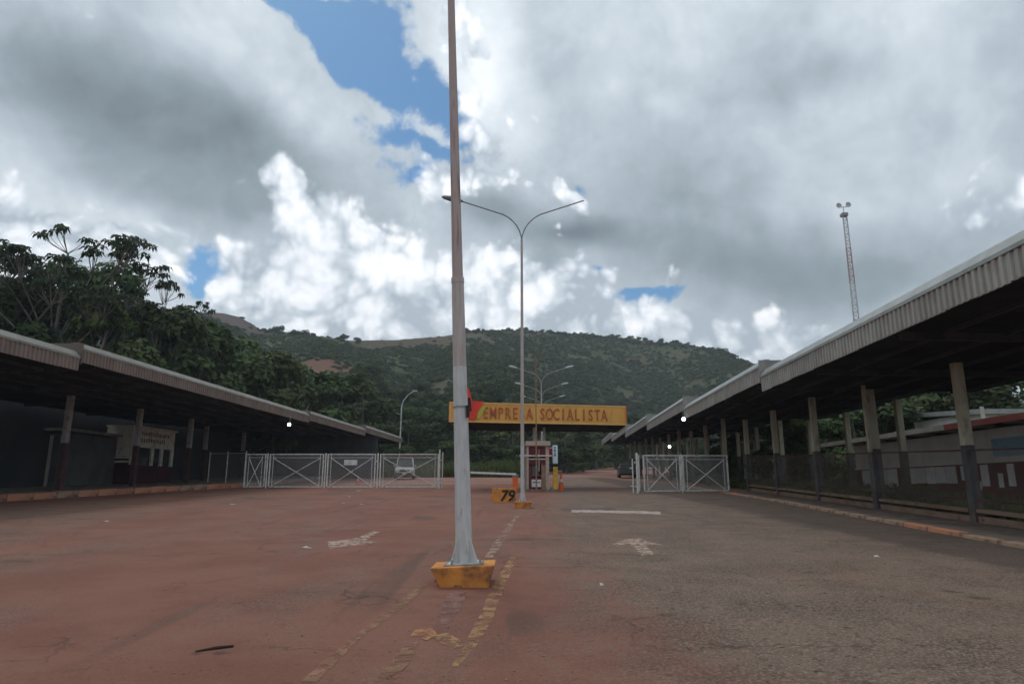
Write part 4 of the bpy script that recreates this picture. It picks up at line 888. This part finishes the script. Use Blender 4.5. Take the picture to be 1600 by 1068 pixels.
# booth
def booth():
    Y = 38.6; p = P(823, 765, Y); r = empty('guard_booth', (p.x, Y, gz(Y)), R(2), label='tan guard booth with maroon panels under the amber sign', cat='booth')
    W, H, D = 1.30, 2.78, 2.1
    def part(nm, mb, m, **k): return mb.build(nm, m, r, world=False, **k)
    part('kerb_slab', MB().box((W / 2, D / 2, .04), (W + .9, D + 1.0, .16)), M_CONC)
    for x in (.06, W - .12):
        for y in (.05, D - .05): part('post', MB().box((x, y, H / 2), (.11 if x < .5 else .2, .11, H)), M_TAN)
    part('roof', MB().box((W / 2, D / 2, H - .12), (W + .10, D + .3, .26)), M_TAN, bevel=.02)
    part('panel', MB().box((W * .30, .03, H - .62), (W * .46, .05, .66)), M_MAROON); part('panel', MB().box((W * .74, .03, H - .62), (W * .30, .05, .66)), M_MAROON)
    part('panel', MB().box((W * .45, .03, H - 1.16), (W * .80, .05, .26)), M_MAROON)
    part('rail', MB().box((W * .40, -.03, H - .80), (W + .55, .05, .07)), M_GATE)
    part('rail', MB().box((W * .45, .0, H - 1.0), (W * .85, .05, .04)), M_GATE)
    part('mullion', MB().box((W * .54, -.01, H * .62), (.05, .05, 1.2)), M_TAN)
    part('door_leaf', MB().box((W * .15, .06, .75), (.16, .06, 1.35)), M_MAROON); part('door_leaf', MB().box((W * .76, .08, .85), (.30, .06, 1.5)), M_RUST)
    part('window', MB().box((W * .45, D * .5, 1.35), (W * .7, .03, .9)), M_GLASS)
    part('desk', MB().box((W * .45, D * .45, .9), (W * .6, .5, .06)), M_RUST)
    part('counter', MB().box((W * .42, .25, .45), (.55, .4, .42)), M_WHITE, bevel=.02); part('counter_slot', MB().box((W * .42, .045, .5), (.4, .012, .05)), M_BLACK)
    part('back_panel', MB().box((W / 2, D - .02, .6), (W, .05, 1.1)), M_MAROON)
    return r
booth()
p = P(868, 765, 38.9); r = empty('lane_sign', (p.x, 38.9, gz(38.9)), label='pale blue upright sign panel on yellow post beside the booth', cat='sign')
MB().box((0, 0, .68), (.26, .24, 1.36)).build('post', mat('yellow_machine_paint', (.72, .42, .06), (.6, .33, .05), scale=4, stain=(.3, .15, .08), stain_s=3), r, world=False, bevel=.02)
MB().box((0, 0, 1.44), (.30, .27, .15)).build('post_cap', M_BLACK, r, world=False, bevel=.02)
MB().box((.0, -.02, 2.05), (.30, .12, 1.05)).build('panel', M_PLAST, r, world=False, bevel=.045)
for z, w in ((2.42, .07), (2.27, .10), (2.13, .06), (2.0, .10)): MB().box((-.01, -.084, z), (w, .01, .10)).build('lettering', M_BLUE, r, world=False)
MB().box((-.36, .02, 2.15), (.36, .06, .50)).build('side_panel', mat('crimson_panel', (.45, .02, .05), (.35, .02, .05)), r, world=False)
MB().box((-.12, .02, 2.42), (.50, .05, .05)).build('bracket', M_GATE, r, world=False)
def cone(px, py, h, lab, Y=None):
    g = G(px, py); y = Y or g.y; x = (px - 800) / FPX * y * 1.02 if Y else g.x
    r = empty('traffic_cone', (x, y, gz(y) + (.0)), label=lab, cat='traffic cone'); k = h / .9
    MB().box((0, 0, .025 * k), (.42 * k, .42 * k, .05 * k)).build('foot', M_CONE, r, world=False, bevel=.01)
    MB().tube([(0, 0, .05 * k), (0, 0, .9 * k)], [.16 * k, .035 * k], 12).build('cone_body', M_CONE, r, world=False, smooth=True)
    MB().tube([(0, 0, .45 * k), (0, 0, .60 * k)], [.108 * k, .083 * k], 12, False).build('band', M_WHITE, r, world=False, smooth=True)
cone(877, 766, .98, 'orange traffic cone beside the yellow post of the booth sign')
cone(559, 757, .60, 'small orange cone standing behind the middle wire gate leaf')
# 79 block
g = G(785, 785); r = empty('number_block', (g.x, g.y + .1, gz(g.y)), R(-6), label='low orange concrete block painted with black 79', cat='block')
MB().box((.03, .3, .28), (.95, .6, .62), taper=.97).build('concrete_body', M_YEL, r, world=False, bevel=.02)
o = bpy.data.objects.new('number', text_mesh('number', '79', .60, .006, M_BLACK, .014, .22)); link(o, r); o.rotation_euler = (R(90), 0, 0); o.location = (.18, -.012, .08)
# barrier machine and arm
g = P(805, 764, 37.2); r = empty('barrier', (g.x, 37.2, gz(37.2)), label='white barrier arm lowered from an orange machine across the left lane', cat='barrier')
MB().box((0, 0, .42), (.30, .32, .84)).build('machine_body', M_CONE, r, world=False, bevel=.03)
MB().box((0, 0, .90), (.34, .36, .14)).build('machine_cap', M_GALV, r, world=False, bevel=.02)
MB().bar((.05, -.20, .97), (-2.42, -.20, 1.06), .05, .11).build('arm', M_WHITE, r, world=False)
MB().bar((-.0, -.14, .95), (-.30, -.14, .955), .05, .16).build('arm_clamp', M_BLACK, r, world=False)

# ---------------------------------------------------------------- wire gates and fences
def flat_panel(a, b, z0, z1, th=.004):
    q = MB(); a, b = Vector(a), Vector(b); u = (b - a).normalized(); n_ = Vector((-u.y, u.x, 0)) * th
    return q.plate([Vector((a.x, a.y, z0)), Vector((b.x, b.y, z0)), Vector((b.x, b.y, z1)), Vector((a.x, a.y, z1))], n_)
def gate_leaf(xa, xb, Y, H, lab, brace=True, clip=None, Yb=None, group=None, plate=None):
    Yb = Yb or Y; a = Vector((xa, Y, gz(Y) + .10)); b = Vector((xb, Yb, gz(Yb) + .10)); r = empty('wire_gate', tuple(a), label=lab, cat='gate', group=group)
    u = Vector((0, 0, 1)); t = .07; h = H - .1
    def fb(p, q): return MB().bar(p, q, t, t).build('frame_bar', M_GATE, r)
    d = (b - a).normalized()
    fb(a, a + u * h); fb(b, b + u * h); fb(a + d * t, b - d * t); fb(a + d * t + u * (h - .03), b - d * t + u * (h - .03))
    if brace:
        MB().bar(a + d * .05 + u * (h - .24), b - d * .05 + u * (h - .24), .03).build('rail', M_GATE, r)
        MB().bar(a + d * .20 + u * .03, a + d * .20 + u * (h - .06), .03).build('upright', M_GATE, r); MB().bar(b - d * .20 + u * .03, b - d * .20 + u * (h - .06), .03).build('upright', M_GATE, r)
        MB().bar(a + d * .22 + u * .06, b - d * .22 + u * (h - .28), .042).build('brace', M_GATE, r)
        o = Vector((0, -.03, 0)); MB().bar(a + d * .22 + u * (h - .28) + o, b - d * .22 + u * .06 + o, .042).build('brace', M_GATE, r)
    flat_panel(a + Vector((0, .03, 0)), b + Vector((0, .03, 0)), a.z, a.z + h - .03).build('wire_mesh', M_WIREW, r)
    if plate:
        x0, x1, z0, z1 = plate; MB().box(((x0 + x1) / 2, Y - .06, gz(Y) + (z0 + z1) / 2), (x1 - x0, .02, z1 - z0)).build('notice_plate', M_WHITE, r)
    return r
def gX(px, Y): return (px - 800) / FPX * Y * 1.012
YL = 43.2; HL = 2.14
for a, b, lab, pl in ((395, 425, 'narrow wire gate leaf at the left end next to the orange kerb', None), (432, 513, 'wire gate leaf with X brace, leftmost wide one without any plate', None),
                  (520, 592, 'wire gate leaf carrying a small white plate near its top', (gX(545, YL), gX(565, YL), 1.43, 1.76)), (600, 688, 'wire gate leaf on the right with the white car seen through it', None)):
    gate_leaf(gX(a, YL), gX(b, YL), YL, HL, lab, plate=pl)
def post(px, Y, H, w, lab, m=M_GATE, group=None):
    x = gX(px, Y); r = empty('gate_post', (x, Y, gz(Y)), label=lab, cat='post', group=group)
    MB().tube([(0, 0, -.1), (0, 0, H)], w, 10).build('tube', m, r, world=False, smooth=True); MB().tube([(0, 0, H), (0, 0, H + .04)], [w * 1.15, w * .4], 10).build('cap', m, r, world=False)
    for z in (.35, H - .45): MB().box((-.08, 0, z), (.16, .07, .07)).build('hinge', m, r, world=False)
for px, lab in ((428, 'slim round post between the narrow leaf and first wide wire gate'), (516.5, 'slim round post left of the gate leaf with white plate'), (596, 'slim round post right of the gate leaf with white plate')): post(px, YL, HL, .045, lab)
post(690, 42.4, 2.36, .055, 'thick white post closing the left gate line, beside the near pole'); post(694.5, 43.4, 2.2, .04, 'thinner post just behind the last post of the left gate line')
# wire fence left of the gates
def wire_fence(name, lab, pts, H, m, wm, rails=(1.0,), pr=.035, zb=0.):
    r = empty(name, (pts[0][0], pts[0][1], gz(pts[0][1])), label=lab, cat='fence')
    for x, y in pts: MB().tube([(x, y, gz(y) - .1), (x, y, gz(y) + H + .12)], pr, 8).build('post', m, r)
    for (x0, y0), (x1, y1) in zip(pts[:-1], pts[1:]):
        for k in rails: MB().bar((x0, y0, gz(y0) + H * k), (x1, y1, gz(y1) + H * k), .045).build('rail', m, r)
        q = MB(); q.plate([Vector((x0, y0, gz(y0) + zb)), Vector((x1, y1, gz(y1) + zb)), Vector((x1, y1, gz(y1) + H)), Vector((x0, y0, gz(y0) + H))], (.004, 0, 0)); q.build('wire_mesh', wm, r)
    return r
wire_fence('wire_fence', 'short pale wire fence between the left canopy and the first gate leaf', [(gX(340, 47), 47.0), (gX(367, 45.6), 45.6), (gX(395, 44), 44.0)], 2.2, M_GATE, M_WIREW)
# right gates
for a, ya, b, yb, lab in ((1000, 36.6, 1055, 37.0, 'right wire gate leaf with X brace nearest the white posts'), (1060, 37.1, 1127, 37.5, 'right wire gate leaf with X brace next to the canopy column')):
    gate_leaf(gX(a, ya), gX(b, yb), ya, 2.0, lab, Yb=yb)
post(990, 36.2, 2.05, .06, 'thick white post at the open end of the right gates'); post(983, 36.8, 1.75, .035, 'thin outer post left of the right gates'); post(1057.5, 37.0, 2.0, .045, 'post between the two right gate leaves')
gate_leaf(gX(993, 36.6), gX(999, 38.0), 36.7, 2.0, 'folded wire gate leaf seen edge on behind the thick white post', brace=False, Yb=39.4)
# fence between the right canopy columns
fp = [(11.2 + .052 * y, y) for y in (8.5, 13.2, 18.1, 23.3, 28.3, 33.3, 38.1)]
wire_fence('wire_fence', 'long rusty wire fence with a top rail between the right canopy columns', fp, 1.92, M_COLM, M_WIREB, rails=(1.0, .33), pr=.03, zb=.35)
r = empty('dwarf_wall', (fp[0][0], fp[0][1], gz(fp[0][1])), label='low red brown concrete wall under the wire fence on the right', cat='wall')
M_DWF = mat('red_stained_dwarf_wall', (.20, .115, .08), (.26, .17, .12), scale=1.5, stain=(.09, .055, .045), stain_s=2, stretch=(1, 1, 2), bump=.5, bscale=9)
for (x0, y0), (x1, y1) in zip(fp[:-1], fp[1:]):
    for z, h, w in ((.10, .24, .16), (.36, .09, .22)):
        MB().bar((x0, y0 + .16, gz(y0) + z), (x1, y1 - .16, gz(y1) + z), w, h).build('block' if h > .2 else 'coping', M_DWF, r)

# ---------------------------------------------------------------- office building on the right
def office():
    X0 = 17.9; y0, y1 = 14.0, 39.6; r = empty('office_building', (X0 + .052 * y1, y1, gz(y1)), label='long low white and maroon office building covered with paper notices', cat='building')
    def L(x, y, z): return Vector((X0 + .052 * y + x, y, z))
    def slab(nm, x0_, x1_, ya, yb, za, zb, m):
        q = MB(); q.add([L(x0_, ya, za), L(x1_, ya, za), L(x1_, yb, za), L(x0_, yb, za), L(x0_, ya, zb), L(x1_, ya, zb), L(x1_, yb, zb), L(x0_, yb, zb)], [(3, 2, 1, 0), (4, 5, 6, 7), (0, 1, 5, 4), (1, 2, 6, 5), (2, 3, 7, 6), (3, 0, 4, 7)]); return q.build(nm, m, r)
    zt = 4.02
    slab('upper_wall', 0, 6, y0, y1, 2.62, zt - .16, M_BWALL); slab('lower_wall', -.012, 5.98, y0, y1 - .02, -.2, 2.618, M_MAROON)
    slab('roof', -1.1, 7, y0 - 1, y1 + 2.0, zt - .02, zt + .10, M_ROOFS)
    slab('eave_board', -1.16, -1.103, y0 - 1, 28.5, zt - .12, zt + .12, M_EAVR); slab('eave_board', -1.16, -1.103, 28.51, y1 + 2.0, zt - .10, zt + .12, M_EAVG)
    for y in np.arange(16, 41, 2.2): slab('rafter', -1.08, 0, float(y), float(y) + .09, zt - .15, zt - .03, M_EAVG)
    slab('ledge', -.08, .0, y0, y1, 2.52, 2.62, M_BWALL)
    slab('window', -.03, .02, 24.6, 27.3, 2.75, 3.45, mat('pale_blue_window', (.32, .55, .68), (.25, .45, .6), scale=2, rough=.2)); slab('door', -.04, .02, 24.0, 25.0, .95, 2.5, M_MAROON)
    # notices (y along wall)
    rr = random.Random(5)
    def note(ya, yb, za, zb): slab('notice', -.026 - rr.uniform(0, .006), -.016, ya, yb, za, zb, M_PAPER)
    for i in range(4): note(38.9 - i * .98 - .95, 38.9 - i * .98, 1.55, 2.47)
    for i in range(5): note(34.0 - i * .82 - .78, 34.0 - i * .82, 1.72 + .02 * (i % 2), 2.46)
    for ya, yb, za, zb in ((29.2, 29.6, 1.85, 2.46), (28.7, 28.95, 2.2, 2.46), (28.3, 28.9, 1.45, 1.8), (27.75, 28.25, 1.6, 2.46), (26.9, 27.2, 1.55, 2.1), (26.2, 26.6, 1.6, 2.45), (25.2, 25.5, 1.55, 2.4), (23.0, 23.5, 1.7, 2.4)): note(ya, yb, za, zb)
    slab('vent_pipe', 1.2, 1.32, 29.5, 29.62, zt, zt + 1.0, M_EAVG); slab('vent_pipe', .9, 1.05, 36.5, 36.65, zt, zt + .45, M_EAVG)
    return r
office()
b = empty('far_shed', (35.6, 42, gz(42)), R(-3), label='grey corrugated roof shed on higher ground at the right edge', cat='building')
MB().box((0, 4, 2.4), (12, 8, 4.8)).build('wall', M_BWALL, b, world=False)
MB().box((-.3, 3.6, 5.0), (12.6, 9.0, .3), tilt=Matrix.Rotation(R(4), 3, 'X')).build('roof', M_CAPR, b, world=False)
# small open shelter roof between canopy and trees
b = empty('shelter', (17.2, 48, gz(48)), R(-3), label='small open shelter with pale flat roof behind the right canopy columns', cat='shelter')
MB().box((1.0, 1.5, 3.15), (2.6, 3.2, .12)).build('roof', M_EAVG, b, world=False); MB().box((2.36, -.1, 3.1), (.5, .08, .85)).build('side_board', M_BWALL, b, world=False)
for x, y in ((0, .2), (2.1, .2), (0, 2.9), (2.1, 2.9)): MB().box((x, y, 1.5), (.14, .14, 3.1)).build('post', M_COLU, b, world=False)
# shrubs by the fence
for i, (px, Y, s) in enumerate(((1375, 26, .9), (1350, 28, .7), (1420, 24.6, .9), (1215, 37, .8), (1300, 33, .7))):
    x = gX(px, Y); o = bpy.data.objects.new('shrub', clump(30 + i, .8, 420, .09, (M_LEAF, M_LEAF2)[i % 2], 1.2)); link(o); o.location = (x, Y, gz(Y) - .05); o.scale = (s, s, s)
    tag(o, ['low dark shrub behind the wire fence, just right of the double column', 'small shrub behind the wire fence, just left of the double column', 'nearest shrub behind the wire fence below the row of notices', 'farthest shrub behind the wire fence near the far column', 'shrub behind the wire fence midway between two cream columns'][i], 'shrub')

# floodlights, lit
def flood(px, py, Y, lab):
    p = P(px, py, Y); r = empty('floodlight', tuple(p), label=lab, cat='lamp')
    MB().tube([(0, -.03, 0), (0, .10, 0), (0, .16, 0)], [.135, .12, .07], 14, True).build('housing', M_GALV, r, world=False, bevel=.02)
    MB().tube([(0, -.012, 0), (0, -.035, 0)], [.095, .095], 14).build('lit_lens', M_LIT, r, world=False)
    MB().bar((0, .1, .12), (0, .1, .62), .03).build('bracket', M_GALV, r, world=False)
flood(452, 663, 43, 'small lit white floodlight under the left canopy roof')
flood(1068, 654.5, 38.0, 'small lit white floodlight hanging at a step of the right canopy')
flood(1046, 697.5, 52, 'small lit white floodlight lower and deeper under the right canopy')

# ---------------------------------------------------------------- lattice tower
def tower():
    Y = 100; top = P(1318.5, 333, Y); x = P(1337, 500, Y).x * .5 + top.x * .5; x = top.x; r = empty('lattice_tower', (x, Y, gz(Y)), label='tall slender red and white lattice mast behind the right canopy', cat='tower')
    H = top.z - gz(Y); w0, w1 = .62, .36
    red = mat('faded_red_steel', (.50, .34, .32), (.42, .30, .28), rough=.6); wh = mat('pale_grey_steel', (.60, .60, .60), (.5, .5, .5), rough=.6)
    def cor(z, k): w = w0 + (w1 - w0) * z / H; a = R(90 + 120 * k); return Vector((math.cos(a) * w, math.sin(a) * w, z))
    seg = 7
    for s_ in range(seg):
        za, zb = H * s_ / seg, H * (s_ + 1) / seg - .02; q = MB(); n = 5
        for k in range(3):
            q.bar(cor(za, k), cor(zb, k), .13)
            for i in range(n):
                z_a = za + (zb - za) * i / n; z_b = za + (zb - za) * (i + 1) / n; q.bar(cor(z_a, k), cor(z_b, (k + 1) % 3), .065); q.bar(cor(z_b, k), cor(z_b, (k + 1) % 3), .065)
        q.build('mast_section', red if s_ % 2 else wh, r, world=False)
    MB().tube([(.0, 0, H), (0, 0, H + 1.0)], .05, 6).build('mast_tip', M_GALV, r, world=False)
    MB().box((0, 0, H - .3), (.9, .9, .5)).build('junction_box', M_GALV, r, world=False)
    for sx in (-1, 1):
        q = MB(); c = Vector((sx * .75, -.1, H + 1.2 + .15 * (sx > 0)))
        n = 12; vs = [c + Vector((0, .22, 0))]; fs = []
        for k in range(n): a = 2 * math.pi * k / n; vs.append(c + Vector((math.cos(a) * .45, -.12, math.sin(a) * .45)))
        for k in range(n): a = 2 * math.pi * k / n; vs.append(c + Vector((math.cos(a) * .43, -.07, math.sin(a) * .43)))
        for k in range(n): fs += [(0, 1 + k, 1 + (k + 1) % n), (1 + k, 13 + k, 13 + (k + 1) % n, 1 + (k + 1) % n)]
        q.add(vs, fs); q.build('dish', wh, r, world=False, smooth=True)
    MB().bar((-.8, .1, H + 1.0), (.8, .1, H + 1.15), .07).build('crossbar', M_GALV, r, world=False)
tower()

# ---------------------------------------------------------------- vehicles
def car(x, y, rz, lab, L_=4.5, W=1.82, H=1.9, hood=.95, m=M_CARW):
    r = empty('parked_car', (x, y, gz(y)), rz, label=lab, cat='car')
    def part(nm, mb, mm, **k): return mb.build(nm, mm, r, world=False, **k)
    # cross sections along the length (front at -y): (y, half width, z bottom, z top)
    def loft(secs):
        q = MB(); vs = []; fs = []
        for (yy, w, za, zb, c) in secs:
            for (a, b_) in ((-w, za + .1), (-w * .96, za), (w * .96, za), (w, za + .1), (w * 1.0, zb - c), (w * .90, zb), (-w * .90, zb), (-w * 1.0, zb - c)): vs.append((a, yy, b_))
        for i in range(len(secs) - 1):
            for k in range(8): fs.append((i * 8 + k, i * 8 + (k + 1) % 8, (i + 1) * 8 + (k + 1) % 8, (i + 1) * 8 + k))
        fs += [tuple(range(8)), tuple(reversed(range((len(secs) - 1) * 8, len(secs) * 8)))]; return q.add(vs, fs)
    h = W / 2
    part('body', loft([(-L_ / 2, h * .86, .42, .82, .08), (-L_ / 2 + .12, h * .95, .34, .98, .1), (-L_ / 2 + .5, h, .32, 1.06, .1), (-L_ / 2 + 1.25, h, .32, 1.14, .1), (0, h, .32, 1.16, .1), (L_ / 2 - .3, h, .34, 1.16, .1), (L_ / 2, h * .93, .42, 1.05, .1)]), m, smooth=True)
    part('cabin', loft([(-L_ / 2 + 1.15, h * .90, 1.08, 1.16, .03), (-L_ / 2 + 1.85, h * .84, 1.10, H - .08, .12), (-.1, h * .83, 1.1, H, .12), (L_ / 2 - .7, h * .83, 1.1, H - .02, .12), (L_ / 2 - .15, h * .86, 1.1, 1.3, .05)]), m, smooth=True)
    q = MB(); a = Vector((0, -L_ / 2 + 1.15, 1.17)); t = Vector((0, -L_ / 2 + 1.83, H - .14)); o = Vector((0, -.03, .03))
    q.plate([a + Vector((-h * .82, 0, 0)) + o, a + Vector((h * .82, 0, 0)) + o, t + Vector((h * .72, 0, 0)) + o, t + Vector((-h * .72, 0, 0)) + o], (0, -.012, .012)); part('windscreen', q, M_GLASS)
    for s in (-1, 1):
        for ya, yb in ((-L_ / 2 + 1.8, -.05), (.05, L_ / 2 - .9)):
            q = MB(); q.plate([(s * h * .93, ya, 1.2), (s * h * .93, yb, 1.2), (s * h * .87, yb, H - .18), (s * h * .87, ya + .1, H - .18)], (s * .012, 0, 0)); part('side_window', q, M_GLASS)
        part('headlight', MB().box((s * h * .70, -L_ / 2 - .01, .78), (.30, .06, .17)), mat('headlight_glass', (.6, .62, .62), rough=.15), bevel=.02)
        part('wing_mirror', MB().box((s * (h + .08), -L_ / 2 + 1.55, 1.22), (.16, .1, .14)), m, bevel=.02)
        for yy in (-L_ / 2 + .85, L_ / 2 - .85):
            w = part('wheel', MB().tube([(s * (h - .20), yy, .34), (s * (h + .01), yy, .34)], .34, 16), M_TYRE, smooth=True)
            MB().tube([(s * (h + .0), yy, .34), (s * (h + .02), yy, .34)], .19, 10).build('rim', M_GALV, w, world=False)
    part('grille', MB().box((0, -L_ / 2 - .01, .76), (h * .95, .05, .18)), M_BLACK); part('bumper', MB().box((0, -L_ / 2 - .05, .48), (W * .94, .16, .20)), M_TYRE, bevel=.03)
    part('number_plate', MB().box((0, -L_ / 2 - .14, .5), (.36, .015, .13)), M_WHITE)
    part('roof_rack', MB().box((0, .2, H + .05), (W * .7, 1.5, .05)), mat('rack_red', (.4, .1, .07)))
    return r
c = G(632, 748.5); car(c.x, 66, R(7), 'dusty white four wheel drive parked behind the right end of the left gates', H=2.05)
car(gX(974, 72), 72, R(174), 'dark low car parked beside the dirt road left of the right gates', H=1.45, m=mat('dark_green_grey_car_paint', (.05, .06, .055), (.08, .08, .07), rough=.3, spec=.5))

# ---------------------------------------------------------------- wires and bits on the ground
def cable(a, b, sag, rad, lab):
    pts = [Vector(a).lerp(Vector(b), t / 14) - Vector((0, 0, sag * 4 * (t / 14) * (1 - t / 14))) for t in range(15)]
    MB().tube(pts, rad, 4).build('power_line', mat('weathered_cable', (.16, .16, .15)), label=lab, cat='cable')
cable(P(850, 566, 64), P(1190, 614, 100), .7, .03, 'thin power line sagging across the hill to the right canopy')
cable(P(1035, 600, 95), P(1180, 622, 120), .3, .03, 'short thin power line lower on the hill by the right canopy')
M_PAPERG = mat('muddy_white_litter', (.55, .50, .46), (.42, .36, .32), scale=6)
lit = [(560, 767, .32, 'crumpled white paper on the road in front of the plated gate leaf'), (546, 776, .14, 'small white scrap on the road just left of the crumpled paper'), (536, 786, .13, 'small pale scrap on the road in front of two others'), (564, 788, .2, 'thin pale scrap on the road right of the small scraps'),
       (364, 788, .2, 'white scrap on the road below the left end of the gates'), (166, 815, .16, 'pale scrap on the road near the left kerb'), (478, 856, .2, 'pale flat scrap on the road left of the white arrow'), (1370, 870, .1, 'white scrap on the road towards the right kerb'), (940, 915, .07, 'pale scrap on the road ahead between arrow and viewer')]
for (px, py, s, lab) in lit:
    g = G(px, py); q = MB(); n = 7; rr = random.Random(px); ring = [(math.cos(k * 6.283 / n) * s * rr.uniform(.6, 1.1) * .6, math.sin(k * 6.283 / n) * s * rr.uniform(.5, 1) * .5, .006 + rr.uniform(0, .035)) for k in range(n)]
    q.add([(g.x, g.y, gz(g.y) + .03)] + [(g.x + a, g.y + b_, gz(g.y + b_) + c_) for a, b_, c_ in ring], [(0, 1 + k, 1 + (k + 1) % n) for k in range(n)]); q.build('litter', M_PAPERG, label=lab, cat='litter')
g1, g2 = G(305, 1019), G(365, 1011)
q = MB(); q.tube([(g1.x, g1.y, gz(g1.y) + .012), ((g1.x + g2.x) / 2, (g1.y + g2.y) / 2 + .01, gz(g1.y) + .02), (g2.x, g2.y, gz(g2.y) + .015)], [.006, .013, .010], 6); q.build('stick', mat('dark_wet_stick', (.035, .022, .018), (.06, .035, .025)), label='dark thin stick lying on the asphalt at lower left', cat='stick')
# stones and grit
st = MB(); cnt = 0
ico = [(0, 0, 1), (.9, 0, .35), (.28, .85, .4), (-.72, .53, .3), (-.72, -.53, .35), (.28, -.85, .3), (0, 0, -.4)]
for _ in range(1500):
    px, py = random.uniform(90, 1510), 800 + 268 * random.random() ** .7; g = G(px, py)
    if g.x > 9 or g.x < -21: continue
    s = random.choice((.004, .005, .006, .008, .008, .013)) * random.uniform(.7, 1.2); a = random.uniform(0, 6.28); ca, sa = math.cos(a), math.sin(a)
    st.add([(g.x + s * (x * ca - y * sa), g.y + s * (x * sa + y * ca), gz(g.y) + .004 + s * .45 * (z + .4)) for x, y, z in ico], [(0, 1 + k, 1 + (k + 1) % 5) for k in range(5)] + [(6, 1 + (k + 1) % 5, 1 + k) for k in range(5)])
st.build('gravel', mat('dark_grit', (.10, .07, .06), (.30, .22, .18), scale=2, coords='World'), label='loose grit and small stones scattered over the asphalt', cat='gravel', kind='stuff')
# broken asphalt round the near block
for i, (px, py, w, d, h, lab) in enumerate(((694, 914, .20, .10, .05, 'broken asphalt lump at the left foot of the nearest yellow block'), (716, 918, .14, .08, .04, 'small broken asphalt lump in front of the nearest yellow block'), (740, 917, .12, .06, .035, 'orange chip of concrete fallen from the nearest yellow block'), (683, 908, .10, .10, .04, 'loose asphalt chunk left of the nearest yellow block'))):
    g = G(px, py); rr = random.Random(i); n = 7; q = MB(); ring = [(math.cos(k * 6.283 / n) * w * rr.uniform(.4, .6), math.sin(k * 6.283 / n) * d * rr.uniform(.4, .6)) for k in range(n)]
    q.add([(g.x + a, g.y + b_, gz(g.y) - .01) for a, b_ in ring] + [(g.x + a * .75, g.y + b_ * .75, gz(g.y) + h * rr.uniform(.6, 1.1)) for a, b_ in ring], [tuple(range(n, 2 * n)), tuple(reversed(range(n)))] + [(k, (k + 1) % n, n + (k + 1) % n, n + k) for k in range(n)])
    q.build('rubble', M_YEL if i == 2 else M_ASPH, label=lab, cat='rubble', bevel=.006)

# ---------------------------------------------------------------- haze
HAZE = True
if HAZE:
    m = bpy.data.materials.new('thin_haze'); m.use_nodes = True; t = m.node_tree; t.nodes.clear(); pv = t.nodes.new('ShaderNodeVolumePrincipled')
    pv.inputs['Color'].default_value = (.80, .88, .95, 1); pv.inputs['Density'].default_value = .00045; ou = t.nodes.new('ShaderNodeOutputMaterial'); t.links.new(pv.outputs[0], ou.inputs['Volume'])
    o = bpy.data.objects.new('haze', MB().box((0, 550, 82), (3100, 2000, 174)).mesh('haze', m)); link(o); tag(o, 'thin pale haze in the air between the gates and hill', 'haze', kind='stuff')
